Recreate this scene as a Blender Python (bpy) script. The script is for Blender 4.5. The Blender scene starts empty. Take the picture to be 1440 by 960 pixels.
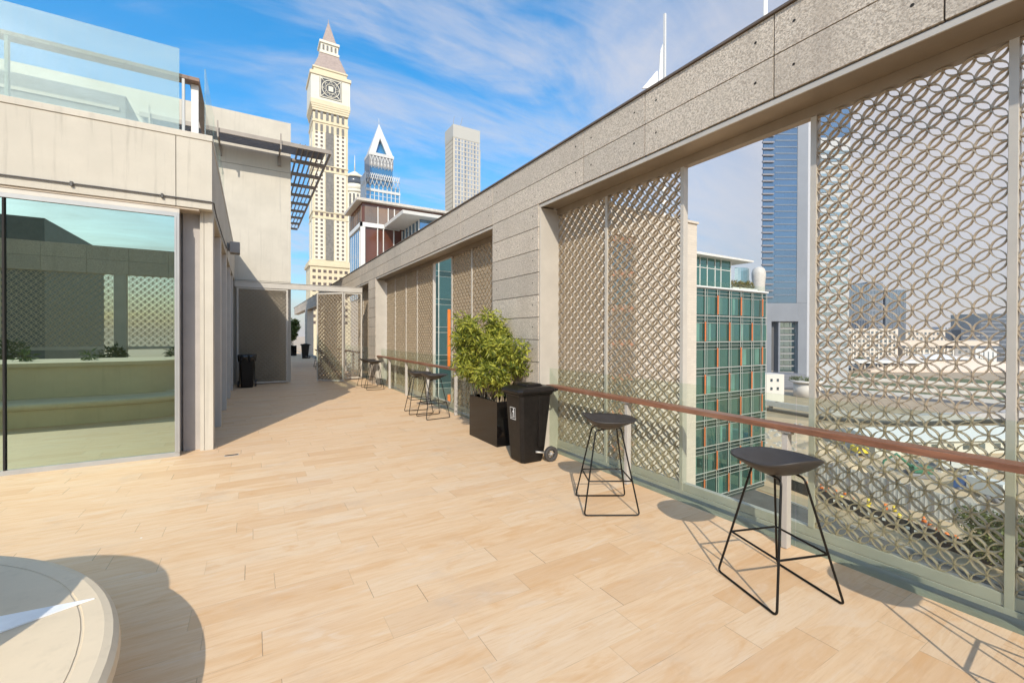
import bpy, math, random
from mathutils import Vector, Matrix
random.seed(7)
R = math.radians
SC = bpy.context.scene
COL = SC.collection

# ------------------------------------------------------------------ camera
cam_d = bpy.data.cameras.new('camera')
cam = bpy.data.objects.new('camera', cam_d); COL.objects.link(cam); SC.camera = cam
yaw, pitch, roll = R(30.953), R(-.3554), R(.1544)
f = Vector((math.sin(yaw)*math.cos(pitch), math.cos(yaw)*math.cos(pitch), math.sin(pitch)))
r0 = Vector((math.cos(yaw), -math.sin(yaw), 0)); u0 = r0.cross(f)
rr = r0*math.cos(roll)+u0*math.sin(roll); uu = -r0*math.sin(roll)+u0*math.cos(roll)
M = Matrix((( rr.x, uu.x, -f.x), (rr.y, uu.y, -f.y), (rr.z, uu.z, -f.z))).to_4x4()
M.translation = (0, 0, 1.6)
cam.matrix_world = M
cam_d.sensor_fit = 'HORIZONTAL'; cam_d.sensor_width = 36
cam_d.lens = 36*610.34/1440; cam_d.shift_y = -5.9/1440
cam_d.clip_start = .05; cam_d.clip_end = 9000

# ------------------------------------------------------------------ light, sky, exposure
SUN_EL, SUN_AZ = 34.4, 206.9
SC.view_settings.view_transform = 'Standard'; SC.view_settings.look = 'None'
SC.view_settings.gamma = 1; SC.view_settings.exposure = 0
sd = bpy.data.lights.new('sun', 'SUN'); sd.energy = 5.0; sd.angle = R(.5); sd.color = (1, .915, .78)
sun = bpy.data.objects.new('sun', sd); COL.objects.link(sun)
sun.rotation_euler = Vector((.66, 1.3, -1)).to_track_quat('-Z', 'Y').to_euler()
sun.location = (-6, -12, 20)

class G:
    """tiny node-graph helper"""
    def __init__(s, nt): s.nt = nt; s.n = nt.nodes; s.l = nt.links
    def new(s, t, **k):
        n = s.n.new(t)
        for a, v in k.items(): setattr(n, a, v)
        return n
    def set(s, n, i, v):
        if isinstance(v, bpy.types.NodeSocket): s.l.new(v, n.inputs[i])
        else: n.inputs[i].default_value = v
    def math(s, op, a, b=0, c=None, clamp=False):
        n = s.new('ShaderNodeMath', operation=op, use_clamp=clamp); s.set(n, 0, a); s.set(n, 1, b)
        if c is not None: s.set(n, 2, c)
        return n.outputs[0]
    def mix(s, fac, a, b, blend='MIX'):
        n = s.new('ShaderNodeMix', data_type='RGBA', blend_type=blend)
        s.set(n, 0, fac); s.set(n, 6, a if isinstance(a, bpy.types.NodeSocket) else (*a, 1)[:4]); s.set(n, 7, b if isinstance(b, bpy.types.NodeSocket) else (*b, 1)[:4])
        return n.outputs[2]
    def noise(s, vec, scale, detail=3, rough=.55, dist=0):
        n = s.new('ShaderNodeTexNoise'); s.l.new(vec, n.inputs['Vector'])
        n.inputs['Scale'].default_value = scale; n.inputs['Detail'].default_value = detail
        n.inputs['Roughness'].default_value = rough; n.inputs['Distortion'].default_value = dist
        return n.outputs[0]
    def ramp(s, fac, lo, hi, smooth=True):
        n = s.new('ShaderNodeMapRange'); n.interpolation_type = 'SMOOTHSTEP' if smooth else 'LINEAR'
        s.set(n, 0, fac); n.inputs[1].default_value = lo; n.inputs[2].default_value = hi
        return n.outputs[0]
    def mapping(s, vec, scale, loc=(0, 0, 0), rot=(0, 0, 0)):
        n = s.new('ShaderNodeMapping'); s.l.new(vec, n.inputs[0])
        n.inputs['Scale'].default_value = scale; n.inputs['Location'].default_value = loc; n.inputs['Rotation'].default_value = rot
        return n.outputs[0]

W = bpy.data.worlds.new('World'); SC.world = W; W.use_nodes = True
g = G(W.node_tree); W.node_tree.nodes.clear()
sky = g.new('ShaderNodeTexSky', sky_type='NISHITA', sun_disc=False, sun_elevation=R(SUN_EL), sun_rotation=R(SUN_AZ),
            altitude=40, air_density=1.0, dust_density=1.4, ozone_density=2.2)
geo = g.new('ShaderNodeTexCoord').outputs['Generated']
sep = g.new('ShaderNodeSeparateXYZ'); g.l.new(geo, sep.inputs[0])
den = g.math('ADD', g.math('MAXIMUM', sep.outputs[2], 0), .22)
px = g.math('DIVIDE', sep.outputs[0], den); py = g.math('DIVIDE', sep.outputs[1], den)
cmb = g.new('ShaderNodeCombineXYZ'); g.l.new(px, cmb.inputs[0]); g.l.new(py, cmb.inputs[1])
c1 = g.noise(g.mapping(cmb.outputs[0], (.75, 1.25, 1), (3.1, 1.7, 0), (0, 0, .55)), 1.15, 9, .60, .9)
c2 = g.noise(g.mapping(cmb.outputs[0], (.5, 1.6, 1), (9.2, 4.4, 0), (0, 0, .9)), 3.2, 8, .62, 1.4)
cl = g.math('ADD', g.math('MULTIPLY', c1, .72), g.math('MULTIPLY', c2, .36))
cl = g.math('ADD', cl, g.math('MULTIPLY', sep.outputs[0], .06))
cloud = g.math('MULTIPLY', g.ramp(cl, .41, .74), .80)
hs = g.new('ShaderNodeHueSaturation'); g.l.new(sky.outputs[0], hs.inputs['Color'])
hs.inputs['Hue'].default_value = .487; hs.inputs['Saturation'].default_value = 1.95; hs.inputs['Value'].default_value = 2.75
hsm = g.mix(1.0, hs.outputs[0], (.80, .96, 1.02), 'MULTIPLY')
east = g.ramp(sep.outputs[0], .45, .95)
hz = g.math('POWER', g.math('SUBTRACT', 1, g.math('MAXIMUM', sep.outputs[2], 0)), 5)
hz = g.math('MULTIPLY', hz, .88)
hz = g.math('MAXIMUM', hz, g.math('MULTIPLY', east, .93))
c = g.mix(hz, hsm, (6.9, 6.3, 6.1))
c = g.mix(g.math('MULTIPLY', cloud, g.math('SUBTRACT', 1, g.math('MULTIPLY', hz, .45))), c, (8.2, 7.9, 8.1))
bg = g.new('ShaderNodeBackground'); g.l.new(c, bg.inputs[0]); bg.inputs[1].default_value = .10
wo = g.new('ShaderNodeOutputWorld'); g.l.new(bg.outputs[0], wo.inputs[0])

# ------------------------------------------------------------------ mesh helpers
ORG = {}
def tag(o, label=None, cat=None, group=None, kind=None):
    if label: o['label'] = label
    if cat: o['category'] = cat
    if group: o['group'] = group
    if kind: o['kind'] = kind
    return o
def thing(name, label, cat, loc=(0, 0, 0), group=None, rz=0):
    o = bpy.data.objects.new(name, None); COL.objects.link(o); o.location = loc; o.rotation_euler = (0, 0, rz)
    o.empty_display_size = .2; ORG[o.name] = Vector(loc)
    return tag(o, label, cat, group)
class MB:
    def __init__(s): s.v = []; s.f = []; s.m = []; s.sm = []
    def add(s, vs, fs, mi=0, smooth=False):
        b = len(s.v); s.v += [tuple(v) for v in vs]
        for q in fs: s.f.append([b+i for i in q]); s.m.append(mi); s.sm.append(smooth)
        return s
    def box(s, x0, x1, y0, y1, z0, z1, mi=0):
        vs = [(x, y, z) for z in (z0, z1) for y in (y0, y1) for x in (x0, x1)]
        return s.add(vs, [(0, 2, 3, 1), (4, 5, 7, 6), (0, 1, 5, 4), (2, 6, 7, 3), (0, 4, 6, 2), (1, 3, 7, 5)], mi)
    def hexa(s, lo, hi, mi=0, smooth=False):   # two rings of points, equal length
        n = len(lo); vs = list(lo)+list(hi)
        fs = [tuple(range(n-1, -1, -1)), tuple(range(n, 2*n))]+[(i, (i+1) % n, n+(i+1) % n, n+i) for i in range(n)]
        return s.add(vs, fs, mi, smooth)
    def prism(s, pts, z0, z1, mi=0):
        return s.hexa([(x, y, z0) for x, y in pts], [(x, y, z1) for x, y in pts], mi)
    def wallbox(s, a, b, t, z0, z1, mi=0):     # box standing along a->b with thickness t to its left
        a = Vector((*a, 0)); b = Vector((*b, 0)); d = (b-a).normalized(); n = Vector((-d.y, d.x, 0))*t
        return s.prism([(p.x, p.y) for p in (a, b, b+n, a+n)], z0, z1, mi)
    def cyl(s, c, r, z0, z1, n=24, r2=None, mi=0):
        r2 = r if r2 is None else r2
        lo = [(c[0]+r*math.cos(2*math.pi*i/n), c[1]+r*math.sin(2*math.pi*i/n), z0) for i in range(n)]
        hi = [(c[0]+r2*math.cos(2*math.pi*i/n), c[1]+r2*math.sin(2*math.pi*i/n), z1) for i in range(n)]
        k = len(s.f); s.hexa(lo, hi, mi)
        for j in range(k+2, len(s.f)): s.sm[j] = True
        return s
    def tube(s, pts, r, n=8, closed=False, mi=0):
        pts = [Vector(p) for p in pts]; N = len(pts); rings = []
        rs = r if isinstance(r, (list, tuple)) else [r]*N
        for i, p in enumerate(pts):
            if closed: d = pts[(i+1) % N]-pts[i-1]
            else: d = pts[min(i+1, N-1)]-pts[max(i-1, 0)]
            d.normalize(); a = d.cross(Vector((0, 0, 1)) if abs(d.z) < .9 else Vector((1, 0, 0))).normalized(); b = d.cross(a)
            if rings:                                   # keep frames aligned
                pa = rings[-1][1]; a = (pa-d*pa.dot(d)).normalized(); b = d.cross(a)
            rings.append(([p+(a*math.cos(t)+b*math.sin(t))*rs[i] for t in [2*math.pi*k/n for k in range(n)]], a))
        vs = [v for q in rings for v in q[0]]; fs = []
        for i in range(N if closed else N-1):
            j = (i+1) % N
            for k in range(n): fs.append((i*n+k, i*n+(k+1) % n, j*n+(k+1) % n, j*n+k))
        if not closed: fs += [tuple(range(n-1, -1, -1)), tuple((N-1)*n+k for k in range(n))]
        return s.add(vs, fs, mi, True)
    def build(s, name, mats, parent=None, label=None, bevel=0, local=False):
        me = bpy.data.meshes.new(name)
        off = Vector((0, 0, 0)); p = parent
        if parent is not None and not local: off = ORG.get(parent.name, Vector((0, 0, 0)))
        me.from_pydata([tuple(Vector(v)-off) for v in s.v], [], s.f); me.update()
        for m_ in (mats if isinstance(mats, (list, tuple)) else [mats]): me.materials.append(m_)
        me.polygons.foreach_set('material_index', s.m); me.polygons.foreach_set('use_smooth', s.sm)
        o = bpy.data.objects.new(name, me); COL.objects.link(o); o.parent = parent
        if parent is not None: ORG[o.name] = off
        if bevel:
            md = o.modifiers.new('bevel', 'BEVEL'); md.width = bevel; md.segments = 2; md.limit_method = 'ANGLE'; md.angle_limit = R(40)
        if label: o['label'] = label
        return o
def copy_tree(o, parent=None):
    c = o.copy(); COL.objects.link(c)
    if parent is not None: c.parent = parent
    for ch in [x for x in o.children]: copy_tree(ch, c)
    return c
def rounded(pts, rad, seg=4, closed=True):
    """polyline with filleted corners"""
    pts = [Vector(p) for p in pts]; N = len(pts); out = []
    for i, p in enumerate(pts):
        if not closed and i in (0, N-1): out.append(p); continue
        a = (pts[i-1]-p).normalized(); b = (pts[(i+1) % N]-p).normalized()
        A = p+a*rad; B = p+b*rad
        for k in range(seg+1):
            t = k/seg; out.append(A*(1-t)**2+p*2*t*(1-t)+B*t*t)
    return out

# ------------------------------------------------------------------ materials
def pbr(name, col, rough=.6, metal=0, var=.12, vscale=3, bump=0, bscale=60, spec=.5, streak=None, coat=0):
    m = bpy.data.materials.new(name); m.use_nodes = True; g = G(m.node_tree)
    p = m.node_tree.nodes['Principled BSDF']; p.inputs['Roughness'].default_value = rough
    p.inputs['Metallic'].default_value = metal; p.inputs['Specular IOR Level'].default_value = spec; p.inputs['Coat Weight'].default_value = coat
    tc = g.new('ShaderNodeTexCoord').outputs['Object']
    n = g.noise(g.mapping(tc, streak or (1, 1, 1)), vscale, 6, .6)
    f_ = g.ramp(n, .3, .72)
    lo = tuple(c*(1-var) for c in col); hi = tuple(min(1, c*(1+var)) for c in col)
    g.l.new(g.mix(f_, lo, hi), p.inputs['Base Color'])
    if bump:
        b = g.new('ShaderNodeBump'); b.inputs['Strength'].default_value = bump; b.inputs['Distance'].default_value = .004
        g.l.new(g.noise(tc, bscale, 4), b.inputs['Height']); g.l.new(b.outputs[0], p.inputs['Normal'])
    return m
def glass(name, tint, refl=(1, 1, 1), fac=.10, rough=0.0, milk=0, milkcol=(.7, .78, .72)):
    m = bpy.data.materials.new(name); m.use_nodes = True; nt = m.node_tree; nt.nodes.clear(); g = G(nt)
    tr = g.new('ShaderNodeBsdfTransparent'); tr.inputs[0].default_value = (*tint, 1)
    gl = g.new('ShaderNodeBsdfGlossy'); gl.inputs[0].default_value = (*refl, 1); gl.inputs['Roughness'].default_value = rough
    fr = g.new('ShaderNodeFresnel'); fr.inputs[0].default_value = 1.5
    bf_ = g.new('ShaderNodeNewGeometry').outputs['Backfacing']
    k = g.math('ADD', g.math('MULTIPLY', fr.outputs[0], .8), fac-.04, clamp=True)
    k = g.math('MULTIPLY', k, g.math('SUBTRACT', 1, bf_))
    base = tr.outputs[0]
    if milk:
        df = g.new('ShaderNodeBsdfDiffuse'); df.inputs[0].default_value = (*milkcol, 1)
        mm = g.new('ShaderNodeMixShader')
        tc = g.new('ShaderNodeTexCoord').outputs['Object']
        nn = g.noise(g.mapping(tc, (14, 14, .8)), 1.5, 4)
        g.l.new(g.math('MULTIPLY', g.math('ADD', g.math('MULTIPLY', nn, .5), .75), milk), mm.inputs[0])
        g.l.new(base, mm.inputs[1]); g.l.new(df.outputs[0], mm.inputs[2]); base = mm.outputs[0]
    mx = g.new('ShaderNodeMixShader'); g.l.new(k, mx.inputs[0]); g.l.new(base, mx.inputs[1]); g.l.new(gl.outputs[0], mx.inputs[2])
    o = g.new('ShaderNodeOutputMaterial'); g.l.new(mx.outputs[0], o.inputs[0]); return m
def facade(name, dark, refl, fac=.55, rough=.03, wob=.12, vary=.5, vs=(.3, .3, .3)):
    """opaque reflective curtain-wall glass over a dark interior"""
    m = bpy.data.materials.new(name); m.use_nodes = True; nt = m.node_tree; nt.nodes.clear(); g = G(nt)
    tc = g.new('ShaderNodeTexCoord').outputs['Object']
    info = g.new('ShaderNodeObjectInfo').outputs['Random']
    n = g.noise(g.mapping(tc, vs), 1.0, 3)
    k = g.math('ADD', g.math('MULTIPLY', n, vary), g.math('MULTIPLY', info, vary))
    df = g.new('ShaderNodeBsdfDiffuse'); g.l.new(g.mix(g.ramp(k, .2, .9), tuple(c*.55 for c in dark), tuple(min(1, c*1.7) for c in dark)), df.inputs[0])
    gl = g.new('ShaderNodeBsdfGlossy'); gl.inputs[0].default_value = (*refl, 1); gl.inputs['Roughness'].default_value = rough
    b = g.new('ShaderNodeBump'); b.inputs['Strength'].default_value = wob; b.inputs['Distance'].default_value = .02
    g.l.new(g.noise(tc, .9, 2), b.inputs['Height']); g.l.new(b.outputs[0], gl.inputs['Normal'])
    mx = g.new('ShaderNodeMixShader'); mx.inputs[0].default_value = fac
    g.l.new(df.outputs[0], mx.inputs[1]); g.l.new(gl.outputs[0], mx.inputs[2])
    o = g.new('ShaderNodeOutputMaterial'); g.l.new(mx.outputs[0], o.inputs[0]); return m

def floor_mat():
    m = bpy.data.materials.new('sandstone_paving'); m.use_nodes = True; g = G(m.node_tree); p = m.node_tree.nodes['Principled BSDF']
    tc = g.new('ShaderNodeTexCoord').outputs['Object']; s = g.new('ShaderNodeSeparateXYZ'); g.l.new(tc, s.inputs[0])
    H, L = .2075, .86
    yy = g.math('DIVIDE', g.math('ADD', s.outputs[1], 40.06), H); row = g.math('FLOOR', yy); fy = g.math('FRACT', yy)
    wn = g.new('ShaderNodeTexWhiteNoise', noise_dimensions='1D'); g.l.new(row, wn.inputs['W'])
    xx = g.math('DIVIDE', g.math('ADD', s.outputs[0], 60), L); xx = g.math('ADD', xx, g.math('MULTIPLY', wn.outputs[0], 7.3))
    colm = g.math('FLOOR', xx); fx = g.math('FRACT', xx)
    cid = g.new('ShaderNodeCombineXYZ'); g.l.new(row, cid.inputs[0]); g.l.new(colm, cid.inputs[1])
    w2 = g.new('ShaderNodeTexWhiteNoise', noise_dimensions='3D'); g.l.new(cid.outputs[0], w2.inputs[0])
    rs = g.new('ShaderNodeSeparateXYZ'); g.l.new(w2.outputs['Color'], rs.inputs[0])
    # grain: stretched along X, shifted per slab
    sh = g.new('ShaderNodeVectorMath', operation='MULTIPLY_ADD'); g.l.new(w2.outputs['Color'], sh.inputs[0]); sh.inputs[1].default_value = (31, 17, 5); g.l.new(tc, sh.inputs[2])
    gr = g.noise(g.mapping(sh.outputs[0], (.75, 7, 1), (0, 0, 0), (0, 0, .10)), 2.2, 7, .62, .7)
    gf = g.noise(g.mapping(sh.outputs[0], (2.2, 34, 1), (0, 0, 0), (0, 0, .07)), 2.6, 5, .6, .3)
    big = g.noise(tc, .55, 4)
    c = g.mix(g.ramp(gr, .30, .72), (.65, .43, .24), (.72, .53, .34))
    c = g.mix(g.math('MULTIPLY', g.ramp(rs.outputs[0], .75, 1), .5), c, (.58, .35, .175))
    c = g.mix(g.math('MULTIPLY', g.ramp(rs.outputs[1], .72, 1), .30), c, (.70, .57, .41))
    c = g.mix(g.math('MULTIPLY', g.ramp(gf, .46, .76), .45), c, (.55, .345, .19))
    c = g.mix(g.math('MULTIPLY', g.ramp(gr, .56, .72), .55), c, (.60, .37, .18))
    c = g.mix(g.math('MULTIPLY', g.ramp(big, .50, .75), .22), c, (.55, .45, .37))
    pat = g.noise(g.mapping(sh.outputs[0], (1.1, 3.2, 1)), 1.9, 5, .6, 1.2)
    c = g.mix(g.math('MULTIPLY', g.ramp(pat, .52, .74), .6), c, (.60, .345, .155))
    c = g.mix(g.math('MULTIPLY', g.ramp(pat, .46, .28), .5), c, (.70, .56, .41))
    grime = g.noise(tc, 1.3, 7, .7)
    c = g.mix(g.math('MULTIPLY', g.ramp(grime, .52, .78), .42), c, (.42, .33, .26))
    # joints
    dy = g.math('MINIMUM', fy, g.math('SUBTRACT', 1, fy)); dx = g.math('MINIMUM', fx, g.math('SUBTRACT', 1, fx))
    jy = g.math('LESS_THAN', g.math('MULTIPLY', dy, H), .0011); jx = g.math('LESS_THAN', g.math('MULTIPLY', dx, L), .0019)
    ry = g.noise(g.mapping(tc, (1.6, 5, 1)), 1.0, 2)
    jy = g.math('MULTIPLY', jy, g.math('ADD', .10, g.math('MULTIPLY', g.ramp(ry, .52, .60), .5)))
    jx = g.math('MULTIPLY', jx, g.math('ADD', .22, g.math('MULTIPLY', g.ramp(g.noise(cid.outputs[0], 1.7, 0), .45, .62), .78)))
    c = g.mix(g.math('MULTIPLY', g.math('MAXIMUM', jy, jx), .8), c, (.17, .11, .07))
    # small chalky spots
    v = g.new('ShaderNodeTexVoronoi'); v.inputs['Scale'].default_value = 2.1; g.l.new(tc, v.inputs['Vector'])
    spot = g.math('MULTIPLY', g.math('LESS_THAN', v.outputs['Distance'], .017), g.ramp(g.noise(tc, .9, 1), .52, .56))
    c = g.mix(spot, c, (.8, .79, .76))
    g.l.new(c, p.inputs['Base Color'])
    g.l.new(g.math('ADD', .50, g.math('MULTIPLY', gr, .25)), p.inputs['Roughness']); p.inputs['Specular IOR Level'].default_value = .35
    b = g.new('ShaderNodeBump'); b.inputs['Strength'].default_value = .25; b.inputs['Distance'].default_value = .002
    g.l.new(g.math('SUBTRACT', g.math('ADD', gf, g.math('MULTIPLY', g.noise(tc, 60, 3), .4)), g.math('MAXIMUM', jy, jx)), b.inputs['Height']); g.l.new(b.outputs[0], p.inputs['Normal'])
    return m
def granite_mat():
    m = bpy.data.materials.new('flamed_granite'); m.use_nodes = True; g = G(m.node_tree); p = m.node_tree.nodes['Principled BSDF']
    tc = g.new('ShaderNodeTexCoord').outputs['Object']
    v = g.new('ShaderNodeTexVoronoi'); v.inputs['Scale'].default_value = 95; g.l.new(g.mapping(tc, (1, 1, 1.2)), v.inputs['Vector'])
    sp = g.new('ShaderNodeSeparateXYZ'); g.l.new(v.outputs['Color'], sp.inputs[0])
    n = g.noise(tc, 52, 5, .75); n2 = g.noise(tc, 3.5, 5, .6); n3 = g.noise(g.mapping(tc, (1, 1, .18)), 2.2, 4)
    c = g.mix(g.ramp(sp.outputs[0], .15, .85), (.41, .35, .28), (.70, .61, .50))
    c = g.mix(g.math('MULTIPLY', g.ramp(n, .54, .66), .7), c, (.74, .67, .57))
    c = g.mix(g.math('MULTIPLY', g.ramp(n, .46, .38), .8), c, (.21, .17, .13))
    c = g.mix(g.math('MULTIPLY', g.ramp(n2, .4, .7), .30), c, (.50, .43, .34))
    c = g.mix(g.math('MULTIPLY', g.ramp(n3, .50, .72), .42), c, (.36, .30, .24))
    isl = g.new('ShaderNodeNewGeometry').outputs['Random Per Island']
    c = g.mix(g.math('MULTIPLY', isl, .38), c, (.30, .27, .23))
    g.l.new(c, p.inputs['Base Color']); p.inputs['Roughness'].default_value = .75
    b = g.new('ShaderNodeBump'); b.inputs['Strength'].default_value = .7; b.inputs['Distance'].default_value = .006
    g.l.new(n, b.inputs['Height']); g.l.new(b.outputs[0], p.inputs['Normal']); return m
def plaster_mat(name, col, drip=.3):
    m = bpy.data.materials.new(name); m.use_nodes = True; g = G(m.node_tree); p = m.node_tree.nodes['Principled BSDF']
    tc = g.new('ShaderNodeTexCoord').outputs['Object']
    a = g.noise(tc, 1.4, 6, .6); s = g.noise(g.mapping(tc, (9, 9, .5)), 1.6, 5, .6); q = g.noise(tc, 26, 3)
    c = g.mix(g.ramp(a, .3, .75), tuple(x*.93 for x in col), tuple(min(1, x*1.06) for x in col))
    c = g.mix(g.math('MULTIPLY', g.ramp(s, .52, .74), drip), c, tuple(x*.66 for x in col))
    c = g.mix(g.math('MULTIPLY', g.ramp(g.noise(tc, .8, 7, .7), .52, .72), drip*.5), c, tuple(x*.72 for x in col))
    c = g.mix(g.math('MULTIPLY', g.ramp(q, .5, .8), .10), c, tuple(x*.75 for x in col))
    g.l.new(c, p.inputs['Base Color']); p.inputs['Roughness'].default_value = .8; p.inputs['Specular IOR Level'].default_value = .3
    b = g.new('ShaderNodeBump'); b.inputs['Strength'].default_value = .2; b.inputs['Distance'].default_value = .003
    g.l.new(q, b.inputs['Height']); g.l.new(b.outputs[0], p.inputs['Normal']); return m
def leaf_mat(name, a, b_, trans=.35):
    m = bpy.data.materials.new(name); m.use_nodes = True; g = G(m.node_tree); p = m.node_tree.nodes['Principled BSDF']
    tc = g.new('ShaderNodeTexCoord').outputs['Object']
    gi = g.new('ShaderNodeNewGeometry'); 
    n = g.noise(tc, 5, 3); k = g.math('ADD', g.math('MULTIPLY', gi.outputs['Random Per Island'], .75), g.math('MULTIPLY', n, .35))
    col = g.mix(g.ramp(k, .15, .95), a, b_)
    g.l.new(col, p.inputs['Base Color']); p.inputs['Roughness'].default_value = .42; p.inputs['Specular IOR Level'].default_value = .4
    t = g.new('ShaderNodeBsdfTranslucent'); g.l.new(col, t.inputs[0])
    mx = g.new('ShaderNodeMixShader'); mx.inputs[0].default_value = trans
    g.l.new(p.outputs[0], mx.inputs[1]); g.l.new(t.outputs[0], mx.inputs[2]); g.l.new(mx.outputs[0], m.node_tree.nodes['Material Output'].inputs[0]); return m
def wood_mat(name, col, axis_scale=(14, 1.0, 14)):
    m = bpy.data.materials.new(name); m.use_nodes = True; g = G(m.node_tree); p = m.node_tree.nodes['Principled BSDF']
    tc = g.new('ShaderNodeTexCoord').outputs['Object']
    n = g.noise(g.mapping(tc, axis_scale), 3.2, 7, .65, .4); n2 = g.noise(tc, 1.2, 3)
    c = g.mix(g.ramp(n, .3, .7), tuple(x*.62 for x in col), tuple(min(1, x*1.25) for x in col))
    c = g.mix(g.math('MULTIPLY', g.ramp(n2, .45, .75), .3), c, (.36, .24, .17))
    g.l.new(c, p.inputs['Base Color']); p.inputs['Roughness'].default_value = .45; return m

FLOOR = floor_mat(); GRANITE = granite_mat()
CREAM = plaster_mat('cream_render', (.505, .465, .39), .6); CREAM2 = plaster_mat('pale_render', (.525, .485, .41), .35)
LINING = pbr('grey_paint', (.52, .49, .45), .5, var=.05); SCREEN = pbr('bronze_grey_metal', (.43, .35, .25), .40, .25, .10, 8, spec=.5)
FRAME = pbr('taupe_metal', (.50, .46, .40), .45, .1, .06); SILVER = pbr('silver_frame', (.38, .38, .37), .35, .3, .05)
COPING = pbr('brown_coping', (.16, .12, .09), .5, .3); DARK = pbr('dark_gap', (.02, .018, .016), .9)
BLACKPL = pbr('black_plastic', (.011, .009, .008), .38, 0, .3, 20, .12, 300, spec=.28); BLACKGL = pbr('black_gloss', (.006, .005, .005), .10, 0, .3, 3, spec=.4)
STOOLPL = pbr('charcoal_plastic', (.035, .030, .027), .5, 0, .1, 10, .15, 400); WIRE = pbr('black_steel', (.016, .014, .012), .35, .6, .1)
WOOD = wood_mat('red_hardwood', (.235, .10, .055)); WHITEPT = pbr('white_paint', (.66, .65, .62), .5, var=.03)
BALGL = glass('balustrade_glass', (.92, .955, .92), fac=.04); TOPGL = glass('upper_glass', (.84, .92, .88), fac=.10, milk=.17, milkcol=(.62, .72, .66))
STONE = plaster_mat('bench_stone', (.68, .57, .41), .22)
POSTM = pbr('post_grey', (.50, .47, .43), .45, .2, .05); CONC = plaster_mat('concrete', (.42, .40, .37), .4)
LOUVRE = pbr('louvre_metal', (.27, .235, .20), .5, .2, .1); GREYM = pbr('mid_grey', (.30, .29, .28), .5, var=.1)

def window_mirror():
    m = bpy.data.materials.new('tinted_mirror_glass'); m.use_nodes = True; nt = m.node_tree; nt.nodes.clear(); g = G(nt)
    df = g.new('ShaderNodeBsdfDiffuse'); df.inputs[0].default_value = (.035, .042, .022, 1)
    gl = g.new('ShaderNodeBsdfGlossy'); gl.inputs[0].default_value = (.54, .66, .56, 1); gl.inputs['Roughness'].default_value = .0
    mx = g.new('ShaderNodeMixShader'); mx.inputs[0].default_value = .74; g.l.new(df.outputs[0], mx.inputs[1]); g.l.new(gl.outputs[0], mx.inputs[2])
    o = g.new('ShaderNodeOutputMaterial'); g.l.new(mx.outputs[0], o.inputs[0]); return m
MIRROR = window_mirror()

# ------------------------------------------------------------------ setting: ground, terrace slab
GZ = -26.0
def ground_mat():
    m = bpy.data.materials.new('desert_ground'); m.use_nodes = True; g = G(m.node_tree); p = m.node_tree.nodes['Principled BSDF']
    tc = g.new('ShaderNodeTexCoord').outputs['Object']
    a = g.noise(tc, .02, 6, .6); b = g.noise(tc, .16, 6, .65); d = g.noise(tc, .8, 4)
    c = g.mix(g.ramp(a, .35, .65), (.54, .375, .22), (.56, .43, .29))
    c = g.mix(g.math('MULTIPLY', g.ramp(b, .5, .72), .55), c, (.28, .21, .14))
    c = g.mix(g.math('MULTIPLY', g.ramp(d, .45, .8), .3), c, (.5, .42, .32))
    g.l.new(c, p.inputs['Base Color']); p.inputs['Roughness'].default_value = .95; return m
SAND = ground_mat(); ASPH = pbr('asphalt', (.10, .097, .092), .8, var=.2, vscale=.3); PAVE = pbr('pale_paving', (.38, .295, .19), .8, var=.12, vscale=.2)
GRASS = pbr('lawn', (.10, .12, .045), .9, var=.3, vscale=.4)
def struct(mb, name, mat): return tag(mb.build(name, mat), kind='structure')
struct(MB().add([(-5000, -5000, GZ), (5000, -5000, GZ), (5000, 5000, GZ), (-5000, 5000, GZ)], [(0, 1, 2, 3)]), 'ground', SAND)
struct(MB().box(-12, 3.535, -9, 46, -.3, 0), 'terrace_floor', FLOOR)
b = MB().box(-12, 3.79, -9.4, 46, GZ, -.31).box(3.555, 3.79, -9.4, 46, -.31, -.03)
o = b.build('podium_block', pbr('kerb_olive', (.30, .30, .25), .6)); tag(o, 'lower storeys carrying the terrace, grey edge kerb behind the balustrade glass', 'building')

# ------------------------------------------------------------------ the granite terrace wall with its bays
XS = 3.37
wall = thing('terrace_wall', 'long speckled granite terrace wall with deep window bays on the right', 'wall', (XS, 0, 0))
cl = MB(); rnd = random.Random(3)
def slab(y0, y1, z0, z1, dots=True):
    g_ = .005
    cl.box(XS, XS+.05, y0+g_, y1-g_, z0+g_, z1-g_)
    if dots and y1-y0 > .5:
        for yy in (y0+.14, y1-.14):
            zc = (z0+z1)/2+.02; n = 8; r_ = .011
            cl.add([(XS-.0015, yy+r_*math.cos(2*math.pi*k/n), zc+r_*math.sin(2*math.pi*k/n)) for k in range(n)], [tuple(range(n-1, -1, -1))], 1)
joints = [-9.4, -7.9, -6.65, -5.4, -4.15, -2.9, -1.65, -.4, .862, 1.80, 3.05, 3.99]
y = 6.24
joints2 = [3.99, 6.24]
while y < 44: joints2.append(y+1.27); y += 1.27
js = joints+joints2[1:]
for i in range(len(js)-1):
    if js[i+1] > 45.5: break
    slab(js[i], js[i+1], 3.385, 3.70); slab(js[i], js[i+1], 3.70, 4.013)
piers = [(4.92, 6.24), (14.05, 15.02), (24.0, 25.3), (34.0, 35.3)]
for a, b_ in piers:
    z = 3.385
    while z > .01: slab(a, b_, max(0, z-.309), z, True); z -= .309
cl.build('stone_cladding', [GRANITE, DARK], wall)
co = MB().box(XS+.05, 3.80, -9.4, 45.4, 3.39, 4.0)
for a, b_ in piers: co.box(XS+.05, 3.66, a+.03, b_-.03, .0, 3.39)
co.build('wall_core', CONC, wall)
MB().box(XS-.02, 3.83, -9.4, 45.4, 4.013, 4.032).build('coping', COPING, wall)
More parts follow.
